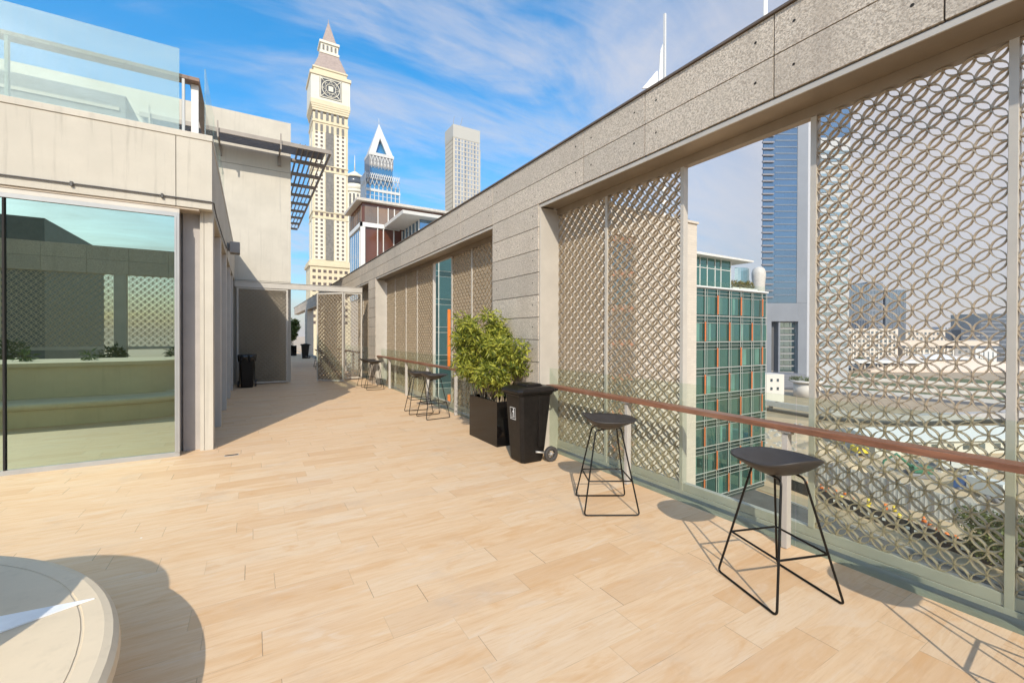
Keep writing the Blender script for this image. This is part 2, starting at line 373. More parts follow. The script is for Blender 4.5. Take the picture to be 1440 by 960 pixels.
bays = [(-9.3, 4.92), (6.24, 14.05), (15.02, 24.0), (25.3, 34.0)]
ln = MB(); sf = MB()
for a, b_ in bays:
    ln.box(XS+.012, XS+.027, a, b_, 3.335, 3.378)               # lip
    sf.box(XS+.0275, 3.80, a, b_, 3.352, 3.384)                   # soffit
    sf.box(3.668, 3.745, a, b_, 3.268, 3.350)                    # head rail
    ln.box(XS+.012, 3.80, b_-.028, b_-.001, 0, 3.335)            # north jamb
    ln.box(XS+.012, 3.80, a+.001, a+.028, 0, 3.335)              # south jamb
    ln.box(3.672, 3.742, a, b_, .02, .055); ln.box(3.68, 3.735, a, b_, .058, .13)
ln.build('bay_lining', FRAME, wall, bevel=.002)
sf.build('soffit', pbr('soffit_shade_brown', (.30, .245, .185), .45, .2, .12, 2), wall)  # soffit shade put into the colour: darker than the lining, countering bounced light

# ------------------------------------------------------------------ ring-lattice screens
def lattice_mesh(w, h, p=.136, rw=.0026, dep=.034, seg=20):
    nx = max(1, round(w/p)); nz = max(1, round(h/p)); sx = w/(nx*p); sz = h/(nz*p); b = MB(); Rr = p/2
    for i in range(0, 2*nx+1):
        for j in range(0, 2*nz+1):
            if (i+j) % 2 == 0: continue
            cx, cz = i*Rr, j*Rr; vs = []; fs = []
            ang = []
            for k in range(seg+1):
                t = 2*math.pi*k/seg; xx = cx+Rr*math.cos(t); zz = cz+Rr*math.sin(t)
                ang.append(t if -1e-6 <= xx <= nx*p+1e-6 and -1e-6 <= zz <= nz*p+1e-6 else None)
            prev = None
            for t in ang:
                if t is None: prev = None; continue
                ring = [(((cx+q*math.cos(t)))*sx, yy, (cz+q*math.sin(t))*sz) for q, yy in ((Rr-rw, -dep/2), (Rr+rw, -dep/2), (Rr+rw, dep/2), (Rr-rw, dep/2))]
                base = len(vs); vs += ring
                if prev is not None:
                    for a in range(4): fs.append((prev+a, prev+(a+1) % 4, base+(a+1) % 4, base+a))
                prev = base
            b.add(vs, fs)
    return b
PAN_W, PAN_H = .97, 3.13
def rows(b):   # turn panel coordinates (x along, y depth) so it runs along -Y
    b.v = [(yy, -xx, zz) for xx, yy, zz in b.v]; return b
src = thing('lattice_screen', 'x', 'screen', (3.706, 0, 0))
lat = rows(lattice_mesh(PAN_W, PAN_H)).build('ring_lattice', SCREEN, src, local=True)
fr = MB()
fr.box(-.033, .033, -.022, .018, 0, 3.26).build('post', FRAME, src, local=True, bevel=.002)
spans = [(3.946, 4.89, 'lattice screen nearest the wheelie bin, first in the near bay'),
         (2.865, 3.906, 'lattice screen left of the open gap, behind the second nearest stool'),
         (.672, 1.645, 'large lattice screen right of the open gap, beside the nearest stool'),
         (-.34, .630, 'lattice screen cut by the right edge of the photo'),
         (12.95, 13.90, 'lattice screen at the far end of the second bay, against its far jamb'),
         (11.89, 12.91, 'second lattice screen from the far end of the second bay'),
         (10.94, 11.85, 'third lattice screen from the far end of the second bay'),
         (9.79, 10.90, 'lattice screen left of the narrow open slot in the second bay'),
         (7.69, 8.63, 'lattice screen right of the narrow open slot in the second bay'),
         (6.67, 7.65, 'lattice screen behind the leafy shrub, next to the granite pier'),
         (15.2, 16.2, 'lattice screen seen right behind the fixed gate panel'),
         (16.24, 17.24, 'lattice screen second past the gate, seen through its lattice'),
         (17.28, 18.28, 'lattice screen third past the gate, seen through its lattice')]
for i, (a, b_, lb) in enumerate(spans):
    o = src if i == 0 else copy_tree(src)
    o.location = (3.706, b_, 0.132)
    for ch in o.children:
        if ch.name.startswith('ring'): ch.scale = (1, (b_-a)/PAN_W, 1)
        else: ch.location = (0, -(b_-a)-.02, -.08)
    tag(o, lb, 'screen', 'ring lattice screens in the wall bays')

# posts beside the two open gaps
for (yy, lb) in ((1.665, 'slim metal post on the right edge of the open gap beside the large lattice'), (8.65, 'slim metal post on the right edge of the narrow slot in the second bay')):
    tag(MB().box(3.673, 3.739, yy-.02, yy+.02, .131, 3.266).build('screen_post', FRAME), lb, 'post', 'loose screen posts')

# ------------------------------------------------------------------ balustrade glass, counter rails
def balustrade(label, ys):
    t = thing('glass_balustrade', label, 'balustrade', (3.54, ys[0], 0))
    for a, b_ in zip(ys[:-1], ys[1:]):
        lo, hi = min(a, b_), max(a, b_)
        MB().box(3.538, 3.550, lo+.006, hi-.006, -.26, 1.14).build('glass_pane', BALGL, t)
balustrade('clear frameless glass balustrade of the near bay, behind the two near stools', [4.889, 3.32, 1.71, .10, -1.5, -3.1])
balustrade('clear frameless glass balustrade of the second bay, behind the four far stools', [14.02, 12.4, 10.8, 9.2, 7.6, 6.28])
balustrade('clear glass balustrade beyond the lattice gate', [23.9, 22.2, 20.5, 18.8, 17.1, 15.06])
def rail(label, y0, y1, posts):
    t = thing('counter_rail', label, 'counter', (3.46, y0, 0))
    MB().box(3.40, 3.52, y0, y1, .888, .930).build('timber_top', WOOD, t, bevel=.003)
    for yy in posts:
        b = MB().box(3.425, 3.485, yy-.006, yy+.034, .006, .86).box(3.41, 3.51, yy-.035, yy+.06, .872, .8875).box(3.44, 3.47, yy-.03, yy+.05, .86, .872)
        b.build('post', POSTM, t, bevel=.002)
rail('red timber counter rail of the near bay, in front of the two near stools', -3.0, 4.775, [1.72, 3.33, .1, -1.5])
rail('red timber counter rail of the second bay, running out of the leafy shrub', 6.3, 14.9, [7.9, 9.5, 11.1, 12.7, 14.3])
rail('dark timber counter rail beyond the lattice gate', 17.0, 24.0, [18, 19.6, 21.2, 22.8])

# ------------------------------------------------------------------ terrace building on the left
BY = 7.086
lb = thing('terrace_building', 'cream building with mirrored windows and a deep parapet on the left', 'building', (-.456, BY, 0))
pp = MB(); pp.box(-8.6, -.846, BY, BY+.25, 3.262, 4.17).box(-.838, -.456, BY, BY+.25, 3.262, 4.17)
for a, b_ in ((BY+.255, 10.4), (10.408, 13.3), (13.308, 16.19)): pp.box(-.706, -.456, a, b_, 3.262, 4.17)
pp.build('parapet', CREAM, lb)
MB().box(-8.6, -.448, BY-.012, BY+.32, 4.172, 4.25).box(-.76, -.448, BY+.321, 16.19, 4.172, 4.25).build('parapet_cap', CREAM2, lb, bevel=.004)
MB().box(-8.6, -.75, BY+.33, 16.19, 3.27, 4.05).build('roof', CONC, lb)
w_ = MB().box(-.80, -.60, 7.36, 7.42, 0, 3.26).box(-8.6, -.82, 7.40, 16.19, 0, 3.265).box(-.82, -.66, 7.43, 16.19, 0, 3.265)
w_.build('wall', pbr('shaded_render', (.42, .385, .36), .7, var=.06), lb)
MB().box(-.604, -.56, 7.268, 7.50, 0, 3.26).box(-.556, -.457, 7.266, 7.50, 0, 3.26).build('corner_column', CREAM2, lb, bevel=.002)
EG = facade('east_door_glass', (.03, .035, .035), (.6, .66, .66), .5)
for y0 in (9.0, 10.9, 12.8, 14.6):
    MB().box(-.60, -.458, y0, y0+.22, 0, 3.26).build('pilaster', LINING, lb, bevel=.002)
for y0, y1 in ((7.55, 8.95), (9.27, 10.85), (11.17, 12.75), (13.07, 14.55), (14.87, 16.1)):
    d = MB().box(-.655, -.62, y0, y1, .02, 3.0).build('door', EG, lb)
    MB().box(-.61, -.59, y1-.12, y1-.08, .9, 1.5).build('handle', SILVER, d)
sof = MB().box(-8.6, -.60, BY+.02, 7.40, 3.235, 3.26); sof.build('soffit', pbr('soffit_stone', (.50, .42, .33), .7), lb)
xs = [-.86]
while xs[-1] > -8.4: xs.append(xs[-1]-1.535)
for i in range(len(xs)-1):
    x1, x0 = xs[i], xs[i+1]
    fw = MB().box(x0-.0, x1+(.05 if i == 0 else 0), BY+.02, BY+.085, 0, .055).box(x0, x1+(.05 if i == 0 else 0), BY+.02, BY+.085, 3.125, 3.175)
    if i == 0: fw.box(x1, x1+.022, BY+.01, BY+.085, .056, 3.124).box(x1+.026, x1+.052, BY-.004, BY+.09, .056, 3.124)
    wi = fw.build('window', SILVER, lb)
    MB().box(x0, x1+(.05 if i == 0 else 0), BY+.03, BY+.11, 3.178, 3.232).build('head_channel', FRAME, wi)
    MB().box(x0-.0, x0+.016, BY+.015, BY+.08, .056, 3.124).build('mullion', DARK, wi)
    MB().box(x0+.017, x1-.001, BY+.045, BY+.055, .056, 3.124).build('pane', MIRROR, wi)
cp = [(-8.5, BY-.02, 3.36)]+[(-8.5+.5*k, BY-.02, 3.362+.004*math.sin(k)) for k in range(1, 16)]+[(-.50, BY-.02, 3.36), (-.47, BY-.02, 3.36), (-.436, BY+.01, 3.355), (-.436, BY+.12, 3.33), (-.436, 7.6, 3.30), (-.436, 9.0, 3.30), (-.436, 10.6, 3.34), (-.43, 11.2, 3.50)]
cd = MB().tube(cp, .009, 6)
for xx in (-3.4, -2.6, -1.82, -.98): cd.box(xx-.012, xx+.012, BY-.034, BY-.001, 3.335, 3.388)
cd.build('conduit', pbr('conduit_dark', (.07, .065, .06), .5), lb)
sl = thing('security_light', 'small dark floodlight fixed to the left building above the doors', 'light', (-.44, 11.4, 3.45))
MB().box(-.456, -.41, 11.3, 11.42, 3.42, 3.58).build('bracket', GREYM, sl)
MB().box(-.41, -.22, 11.2, 11.48, 3.36, 3.60).build('housing', GREYM, sl, bevel=.01)
tag(MB().box(-.31, -.15, 6.77, 6.83, -.001, .004).box(-.30, -.16, 6.778, 6.822, .004, .006, 1).build('floor_drain', [SILVER, DARK]), 'small slotted drain cover in the paving before the corner column', 'drain')

# upper storey balustrade
ub = thing('upper_balustrade', 'greenish glass balustrade with timber rail on top of the left building', 'balustrade', (-.8, BY, 4.25))
for x0, x1 in ((-2.42, -.812), (-4.05, -2.44), (-5.7, -4.07), (-7.3, -5.72)):
    MB().box(x0, x1, BY+.05, BY+.064, 4.252, 5.33).build('glass_pane', TOPGL, ub)
for y0, y1 in ((BY+.30, 8.9), (8.92, 10.5), (10.52, 12.1)):
    MB().box(-.56, -.546, y0, y1, 4.252, 5.27).build('glass_pane', TOPGL, ub)
MB().box(-7.3, -.72, BY+.10, BY+.26, 4.98, 5.03).box(-.72, -.60, BY+.10, 12, 4.98, 5.03).build('timber_top', wood_mat('weathered_wood', (.22, .13, .085), (1.5, 14, 14)), ub, bevel=.004)
for xx in (-.79, -2.4, -4.0, -5.6): MB().box(xx, xx+.03, BY+.10, BY+.16, 4.252, 4.975).build('post', GREYM if xx < -1 else SILVER, ub)
MB().box(-.70, -.62, BY+.20, BY+.26, 4.252, 4.975).build('post', WHITEPT, ub)
for yy in (9.0, 10.6): MB().box(-.68, -.62, yy, yy+.04, 4.252, 4.975).build('post', WHITEPT, ub)
ru = thing('roof_unit', 'dark grey plant unit on the roof seen through the upper glass', 'machine', (-3.6, 11, 4.06))
MB().box(-5.8, -2.1, 11.2, 12.8, 4.06, 6.24).build('cabinet', pbr('cabinet_grey', (.12, .12, .12), .6), ru, bevel=.02)
q = MB()
for k in range(9): q.box(-5.7, -2.2, 11.17, 11.197, 4.4+k*.19, 4.46+k*.19)
q.build('louvre', LOUVRE, ru)

# ------------------------------------------------------------------ stair block with louvre canopy
tb = thing('stair_block', 'tall blank cream block rising behind the left building', 'building', (1.12, 16.2, 0))
q = MB()
for z0, z1 in ((0, 3.3), (3.31, 6.93), (6.94, 7.86), (7.87, 8.58)):
    q.box(-8.6, 1.12, 16.2, 28, z0, z1)
q.box(-8.5, 1.10, 16.25, 27.9, 3.2, 8.5)
q.build('wall', CREAM2, tb)
MB().box(.80, .808, 16.197, 16.2, 5.6, 6.93).build('joint', GREYM, tb)
cn = []
for k in range(6):
    yy = 15.32+k*.13
    MB().hexa([(-2.6, yy, 7.49), (2.08, yy, 7.49), (2.08, yy+.02, 7.49), (-2.6, yy+.02, 7.49)], [(-2.6, yy+.05, 7.61), (2.08, yy+.05, 7.61), (2.08, yy+.07, 7.61), (-2.6, yy+.07, 7.61)]).build('louvre_blade', LOUVRE, tb)
for k in range(6):
    xx = 1.24+k*.155
    MB().hexa([(xx, 15.33, 7.48), (xx+.02, 15.33, 7.48), (xx+.02, 26.9, 7.48), (xx, 26.9, 7.48)], [(xx+.08, 15.33, 7.65), (xx+.10, 15.33, 7.65), (xx+.10, 26.9, 7.65), (xx+.08, 26.9, 7.65)]).build('louvre_blade', LOUVRE, tb)
for yy in [16.3+1.32*k for k in range(9)]:
    MB().box(1.12, 2.19, yy, yy+.12, 7.38, 7.478).build('bracket', LOUVRE, tb)
for xx in (-2.4, -.86, .76):
    MB().prism([(xx, 15.22), (xx+.04, 15.22), (xx+.04, 16.2), (xx, 16.2)], 7.40, 7.488).box(xx, xx+.04, 15.2, 15.23, 7.3, 7.78).box(xx-.03, xx+.07, 16.12, 16.199, 7.1, 7.4).build('bracket', LOUVRE, tb)
MB().box(-2.6, 2.19, 15.25, 15.31, 7.47, 7.59).box(2.195, 2.24, 15.25, 26.95, 7.47, 7.59).build('edge_beam', LOUVRE, tb)

# ------------------------------------------------------------------ lattice gate across the walkway
gt = thing('lattice_gate', 'pale lattice gate with one leaf open across the walkway', 'gate', (1.5, 16, 0))
MB().box(-.45, 3.36, 15.92, 16.02, 3.06, 3.235).box(-.47, 3.368, 15.90, 16.04, 3.236, 3.25).build('beam', FRAME, gt)
def gpanel(name, A, B, z0, z1, parent):
    A = Vector((*A, 0)); B = Vector((*B, 0)); d = B-A; w = d.length; d.normalize(); n = Vector((-d.y, d.x, 0)); fwid = .05
    def tr(b): b.v = [tuple(A+d*x+n*y+Vector((0, 0, z))) for x, y, z in b.v]; return b
    fb = MB().box(0, fwid, -.025, .025, z0, z1).box(w-fwid, w, -.025, .025, z0, z1).box(fwid, w-fwid, -.025, .025, z0, z0+fwid).box(fwid, w-fwid, -.025, .025, z1-fwid, z1)
    p = tr(fb).build(name, FRAME, parent)
    l = lattice_mesh(w-2*fwid, z1-z0-2*fwid, dep=.048, seg=16); l.v = [(x+fwid, y, z+z0+fwid) for x, y, z in l.v]
    tr(l).build('ring_lattice', SCREEN, p); return p
gpanel('fixed_panel', (-.40, 15.97), (1.02, 15.97), .03, 3.055, gt)
gpanel('leaf', (1.90, 15.98), (2.62, 15.23), .03, 2.98, gt)
gpanel('fixed_panel', (2.74, 15.97), (3.36, 15.97), .05, 3.055, gt)

# ------------------------------------------------------------------ round stone bench
def stadium(c, r, xl, n=56):
    pts = [(c[0]+r*math.sin(math.pi*k/n), c[1]-r*math.cos(math.pi*k/n)) for k in range(n+1)]
    return pts+[(xl, c[1]+r), (xl-.8, c[1]+r*.5), (xl-.8, c[1]-r*.5), (xl, c[1]-r)]
rb = thing('round_bench', 'low round stone bench in the bottom left corner', 'bench', (-2.2, 2.04, 0))
C0 = (-2.2, 2.04)
q = MB()
prof = [(1.715, .285), (1.75, .30), (1.765, .335), (1.76, .372), (1.742, .392), (1.715, .4), (1.655, .4), (1.653, .396), (1.645, .396), (1.643, .4)]
rings = [[(x, y, z) for x, y in stadium(C0, r, -5.2)] for r, z in prof]; n = len(rings[0])
for a, b_ in zip(rings[:-1], rings[1:]): q.add(a+b_, [(i, (i+1) % n, n+(i+1) % n, n+i) for i in range(n)], smooth=True)
q.add(rings[-1], [tuple(range(n))]); q.add(rings[0], [tuple(range(n-1, -1, -1))])
q.build('seat_slab', STONE, rb)
MB().prism(stadium(C0, 1.71, -5.2), 0, .284).build('base', STONE, rb)
MB().prism(stadium((-2.05, 2.04), .86, -5.0), .401, .98).prism(stadium((-2.05, 2.04), .91, -5.0), .981, 1.05).build('backrest', STONE, rb)
SH_ = [(-1.55, 2.26), (-.865, 2.536), (-.61, 2.645), (-.913, 2.676), (-1.55, 2.74)]
tag(MB().hexa([(x, y, .4012) for x, y in SH_], [(x, y, .407) for x, y in SH_]).build('folded_sheet', pbr('white_sheet', (.8, .82, .84), .5)), 'thin white folded sheet lying on the round stone bench', 'sheet')
def foliage(b, centres, n, ln, wd, rng, curl=.3):
    for _ in range(n):
        c, rad = rng.choice(centres)
        v = Vector((rng.gauss(0, 1), rng.gauss(0, 1), rng.gauss(0, 1))); v.normalize(); rr_ = rng.random()**.45
        p = Vector(c)+Vector((v.x*rad[0], v.y*rad[1], v.z*rad[2]))*rr_
        d = (v*.8+Vector((rng.uniform(-1, 1), rng.uniform(-1, 1), rng.uniform(-1.1, .5)))).normalized()
        s = d.cross(Vector((rng.uniform(-1, 1), rng.uniform(-1, 1), rng.uniform(-1, 1)))).normalized(); nn = d.cross(s)
        L = ln*rng.uniform(.6, 1.25); w = wd*rng.uniform(.7, 1.2)
        b.add([p, p+d*L*.45+s*w-nn*L*.02, p+d*L-nn*L*curl, p+d*L*.45-s*w-nn*L*.02, p+d*L*.45+nn*w*.3], [(0, 1, 4), (1, 2, 4), (2, 3, 4), (3, 0, 4)])
sp = MB(); rng = random.Random(5)
foliage(sp, [((-2.9-.9*k, 2.04, 1.14), (.12, .16, .12)) for k in range(3)], 150, .16, .016, rng)
tag(sp.build('bench_plant', leaf_mat('spiky_leaf', (.05, .09, .03), (.10, .15, .05))), 'low leafy planting on the raised middle of the round bench', 'plant')

# south end of the terrace (seen mirrored in the windows)
so = thing('south_wall', 'granite beam and lattice closing the south end, mirrored in the window', 'wall', (-4, -9.4, 0))
q = MB()
for k in range(12):
    x0 = -12+k*1.28; q.box(x0+.004, x0+1.276, -9.4, -9.1, 4.0, 4.55).box(x0+.004, x0+1.276, -9.4, -9.1, 4.558, 5.1)
q.build('stone_cladding', GRANITE, so)
for k in range(5): MB().box(-12+k*3.6, -11.6+k*3.6, -9.38, -9.12, 0, 4.0).build('pier', CREAM2, so)
cm = lattice_mesh(3.1, 2.9, p=.26, rw=.009, seg=16)
first = None
for k in range(4):
    x0 = -11.55+k*3.6
    if first is None: first = o = cm.build('ring_lattice', SCREEN, so, local=True)
    else: o = first.copy(); COL.objects.link(o); o.parent = so
    o.location = Vector((x0, -9.25, 1.08))-Vector((-4, -9.4, 0))
q = MB().box(-11.6, 3.5, -9.3, -9.2, .95, 1.07); q.build('bottom_rail', FRAME, so)
o = MB().box(-30, -10.5, -34, -22, GZ, 8.4).build('office_block', pbr('dark_cladding', (.10, .11, .12), .5)); tag(o, 'dark office block mirrored at the left of the window', 'building')
pl = MB(); rng = random.Random(9)
foliage(pl, [((-7.5, -8.2, .8), (.6, .4, .6)), ((-4.6, -8.2, .6), (.4, .3, .5)), ((-2.6, -8.2, .6), (.4, .3, .5))], 1800, .2, .03, rng)
tag(pl.build('shrub_row', leaf_mat('dark_leaf', (.04, .07, .03), (.08, .11, .04))), 'row of dark shrubs at the south wall, mirrored in the window', 'plant')

# ------------------------------------------------------------------ bar stools
def make_stool():
    t = thing('bar_stool', 'x', 'stool')
    # local +x = raised lip side, floor runners run along x
    fl, fw_, tl, tw, ht = .245, .235, .115, .085, .735
    for s in (-1, 1):
        pts = [(-fl, s*fw_, .009), (fl, s*fw_, .009), (tl, s*tw, ht+.018), (-tl, s*tw, ht-.01)]
        MB().tube(rounded(pts, .03, 5), .0072, 8, True).build('leg_frame', WIRE, t, local=True)
    k = .36; zf = .29
    kx = fl+(tl-fl)*zf/ht; ky = fw_+(tw-fw_)*zf/ht
    MB().tube(rounded([(-kx, -ky, zf), (kx, -ky, zf), (kx, ky, zf), (-kx, ky, zf)], .012, 3), .0068, 8, True).build('footrest', WIRE, t, local=True)
    # shell
    b = MB(); nu, nr = 44, 12; top = []; bot = []
    def surf(rho, th):
        cx, sx = math.cos(th), math.sin(th)
        e = 2.6
        m_ = (abs(cx)**e+abs(sx)**e)**(-1/e)
        x = (.265 if cx > 0 else .225)*cx*m_*rho; y = .235*sx*m_*rho
        if x < 0: y *= 1-.10*(x/.235)**2
        t = min(1, max(0, x/.265)); sm = t*t*(3-2*t)
        z = .778+.050*sm
        if x < 0: z += .092*(-x/.225)**2.3
        z += .050*(abs(y)/.235)**2.6*(1-sm)*(1 if x > 0 else 1-.5*(-x/.225)**2)
        z -= .018*(1-rho**2)
        return Vector((x, y, z))
    for i in range(nr+1):
        for j in range(nu):
            rho = i/nr; p = surf(rho, 2*math.pi*j/nu); top.append(p)
            th = .010+.026*(1-rho**2.5)
            bot.append(Vector((p.x*(1-.03*(1-rho)), p.y*(1-.03*(1-rho)), p.z-th)))
    n = len(top); fs = []
    for i in range(nr):
        for j in range(nu):
            a, c_ = i*nu+j, i*nu+(j+1) % nu; d, e_ = a+nu, c_+nu
            fs.append((a, d, e_, c_)); fs.append((n+a, n+c_, n+e_, n+d))
    for j in range(nu):
        a, c_ = nr*nu+j, nr*nu+(j+1) % nu; fs.append((a, n+a, n+c_, c_))
    b.add(top+bot, fs, 0, True); b.build('seat', STOOLPL, t, local=True)
    return t
stool = make_stool()
for i, (x, y, a, lb_) in enumerate([
        (2.855, 1.486, 71.5, 'nearest black bar stool, under the counter rail at the right of the photo'),
        (2.844, 3.025, -30, 'black bar stool second nearest the camera, right of the wheelie bin'),
        (2.93, .10, 95, 'bar stool just beyond the right edge of the photo, only its shadow shows'),
        (3.01, 7.98, 4, 'front one of the two overlapping bar stools left of the leafy shrub'),
        (2.94, 8.62, -6, 'rear one of the two overlapping bar stools left of the leafy shrub'),
        (3.07, 12.95, -5, 'front one of the clustered bar stools beside the lattice gate'),
        (3.05, 13.75, 3, 'rear one of the clustered bar stools beside the lattice gate'),
        (2.75, 21.3, 10, 'bar stool seen small through the open gate, nearer one'),
        (2.85, 23.2, -8, 'bar stool seen small through the open gate, farther one')]):
    o = stool if i == 0 else copy_tree(stool)
    o.location = (x, y, 0); o.rotation_euler = (0, 0, R(a)); tag(o, lb_, 'stool', 'black wire-legged bar stools')

# ------------------------------------------------------------------ wheelie bins
STICK = pbr('sticker_white', (.8, .8, .78), .5, var=.02)
def make_bin(sticker=True):
    # local: front faces -x; width along y; origin at the base centre
    t = thing('wheelie_bin', 'x', 'bin')
    def ring(x0, x1, hw, z, c=.035):
        return [(x0+c, -hw, z), (x1-c, -hw, z), (x1, -hw+c, z), (x1, hw-c, z), (x1-c, hw, z), (x0+c, hw, z), (x0, hw-c, z), (x0, -hw+c, z)]
    b = MB(); lv = [(-.155, .155, .150, .0), (-.165, .165, .155, .03), (-.175, .19, .162, .16), (-.20, .235, .185, .60), (-.212, .262, .196, .84), (-.232, .28, .212, .845), (-.232, .28, .212, .885)]
    rg = [ring(*v) for v in lv]
    b.add([p for r_ in rg for p in r_], [tuple(range(7, -1, -1))]+[tuple(8*6+k for k in range(8))]+[(8*i+k, 8*i+(k+1) % 8, 8*i+8+(k+1) % 8, 8*i+8+k) for i in range(6) for k in range(8)])
    for s in (-1, 1): b.box(.05, .09, s*.193-.006, s*.193+.006, .2, .82)
    b.build('body', BLACKPL, t, local=True, bevel=.006)
    b = MB(); lv = [(-.262, .30, .240, .872), (-.270, .305, .246, .90), (-.25, .30, .235, .925), (-.20, .27, .20, .945), (-.18, .25, .18, .948)]
    rg = [ring(*v, c=.05) for v in lv]
    b.add([p for r_ in rg for p in r_], [tuple(range(7, -1, -1))]+[tuple(8*4+k for k in range(8))]+[(8*i+k, 8*i+(k+1) % 8, 8*i+8+(k+1) % 8, 8*i+8+k) for i in range(4) for k in range(8)])
    b.hexa([(-.08, -.13, .95), (.16, -.13, .95), (.16, .13, .95), (-.08, .13, .95)], [(-.06, -.11, .978), (.14, -.11, .978), (.14, .11, .978), (-.06, .11, .978)])
    b.build('lid', BLACKPL, t, local=True, bevel=.006)
    MB().tube(rounded([(.27, -.19, .88), (.36, -.19, .895), (.36, .19, .895), (.27, .19, .88)], .04, 4, False), .013, 8).build('handle', BLACKPL, t, local=True)
    MB().tube([(.22, -.235, .095), (.22, .235, .095)], .009, 8).tube([(.02, -.178, .135), (.20, -.20, .10)], .014, 8).build('axle', pbr('axle_grey', (.35, .33, .30), .4, .5), t, local=True)
    for s in (-1, 1):
        w = MB(); R1 = .095; n = 28
        prof = [(.052, .018), (.060, .024), (.086, .026), (.095, .020), (.095, -.020), (.086, -.026), (.060, -.024), (.052, -.018)]
        vs = [(.22+r_*math.cos(2*math.pi*k/n), s*.225+o_, .095+r_*math.sin(2*math.pi*k/n)) for k in range(n) for r_, o_ in prof]
        w.add(vs, [(8*k+i, 8*k+(i+1) % 8, 8*((k+1) % n)+(i+1) % 8, 8*((k+1) % n)+i) for k in range(n) for i in range(8)], smooth=False)
        wh = w.build('wheel', pbr('rubber', (.05, .045, .042), .7), t, local=True)
        h = MB()
        for k in range(6):
            a = math.pi*k/6*2; h.tube([(.22, s*.225, .095), (.22+.056*math.cos(a), s*.225, .095+.056*math.sin(a))], .0055, 6)
        h.tube([(.22, s*.225-.024, .095), (.22, s*.225+.024, .095)], .018, 10).build('rim', GREYM, wh, local=True)
    if sticker:
        def fp(y, z): # point on the sloping front
            tt = (z-.16)/(.60-.16); x = -.175+(-.200+.175)*tt; return (x-.002, -y, z)
        q = MB(); y0, y1, z0, z1 = -.075, .055, .535, .685; bw = .006
        def rect(a, b_, c_, d): q.add([fp(a, c_), fp(b_, c_), fp(b_, d), fp(a, d)], [(0, 1, 2, 3)])
        rect(y0, y1, z0, z0+bw); rect(y0, y1, z1-bw, z1); rect(y0, y0+bw, z0+bw, z1-bw); rect(y1-bw, y1, z0+bw, z1-bw)
        rect(.0, .022, .615, .650)      # body
        rect(.002, .010, .555, .615); rect(.014, .022, .555, .615)
        q.add([fp(.011+.011*math.cos(a), .664+.011*math.sin(a)) for a in [2*math.pi*k/10 for k in range(10)]], [tuple(range(10))])
        q.add([fp(.0, .648), fp(.0, .638), fp(-.028, .618), fp(-.031, .625)], [(0, 1, 2, 3)])
        rect(-.052, -.047, .555, .600); rect(-.022, -.017, .555, .600); rect(-.047, -.022, .555, .561); rect(-.038, -.030, .606, .614)
        q.build('sticker', STICK, t, local=True)
    return t
bn = make_bin(); bn.location = (3.025, 4.67, 0); tag(bn, 'black wheelie bin with white litter sticker beside the planter', 'bin', 'black wheelie bins')
bf = make_bin(False)
BAG = pbr('bin_liner', (.010, .010, .010), .2, var=.3, vscale=20, bump=.6, bscale=40)
q = MB(); n = 40; lv = [(1.0, .80), (1.05, .90), (1.06, .97), (.95, .985)]
vs = []
for i, (s_, z_) in enumerate(lv):
    for k in range(n):
        a = 2*math.pi*k/n; e = (abs(math.cos(a))**6+abs(math.sin(a))**6)**(-1/6); wv = 1+.04*math.sin(9*a+i)+.02*math.sin(17*a)
        vs.append((.03+.27*e*s_*math.cos(a)*wv, .225*e*s_*math.sin(a)*wv, z_+(.035*math.sin(5*a)+.02*math.sin(11*a) if i == 0 else 0)))
q.add(vs, [(n*i+k, n*i+(k+1) % n, n*i+n+(k+1) % n, n*i+n+k) for i in range(3) for k in range(n)]+[tuple(3*n+k for k in range(n))], smooth=True)
for ch in list(bf.children):
    if ch.name.startswith('lid'): bpy.data.objects.remove(ch)
q.build('bin_liner', BAG, bf, local=True)
bf.location = (-.12, 15.25, 0); bf.rotation_euler = (0, 0, R(90)); tag(bf, 'open black bin with a bulging liner beside the lattice gate', 'bin', 'black wheelie bins')
b3 = copy_tree(bn); b3.location = (3.0, 31.5, 0); tag(b3, 'black bin seen tiny at the far end of the walkway', 'bin', 'black wheelie bins')

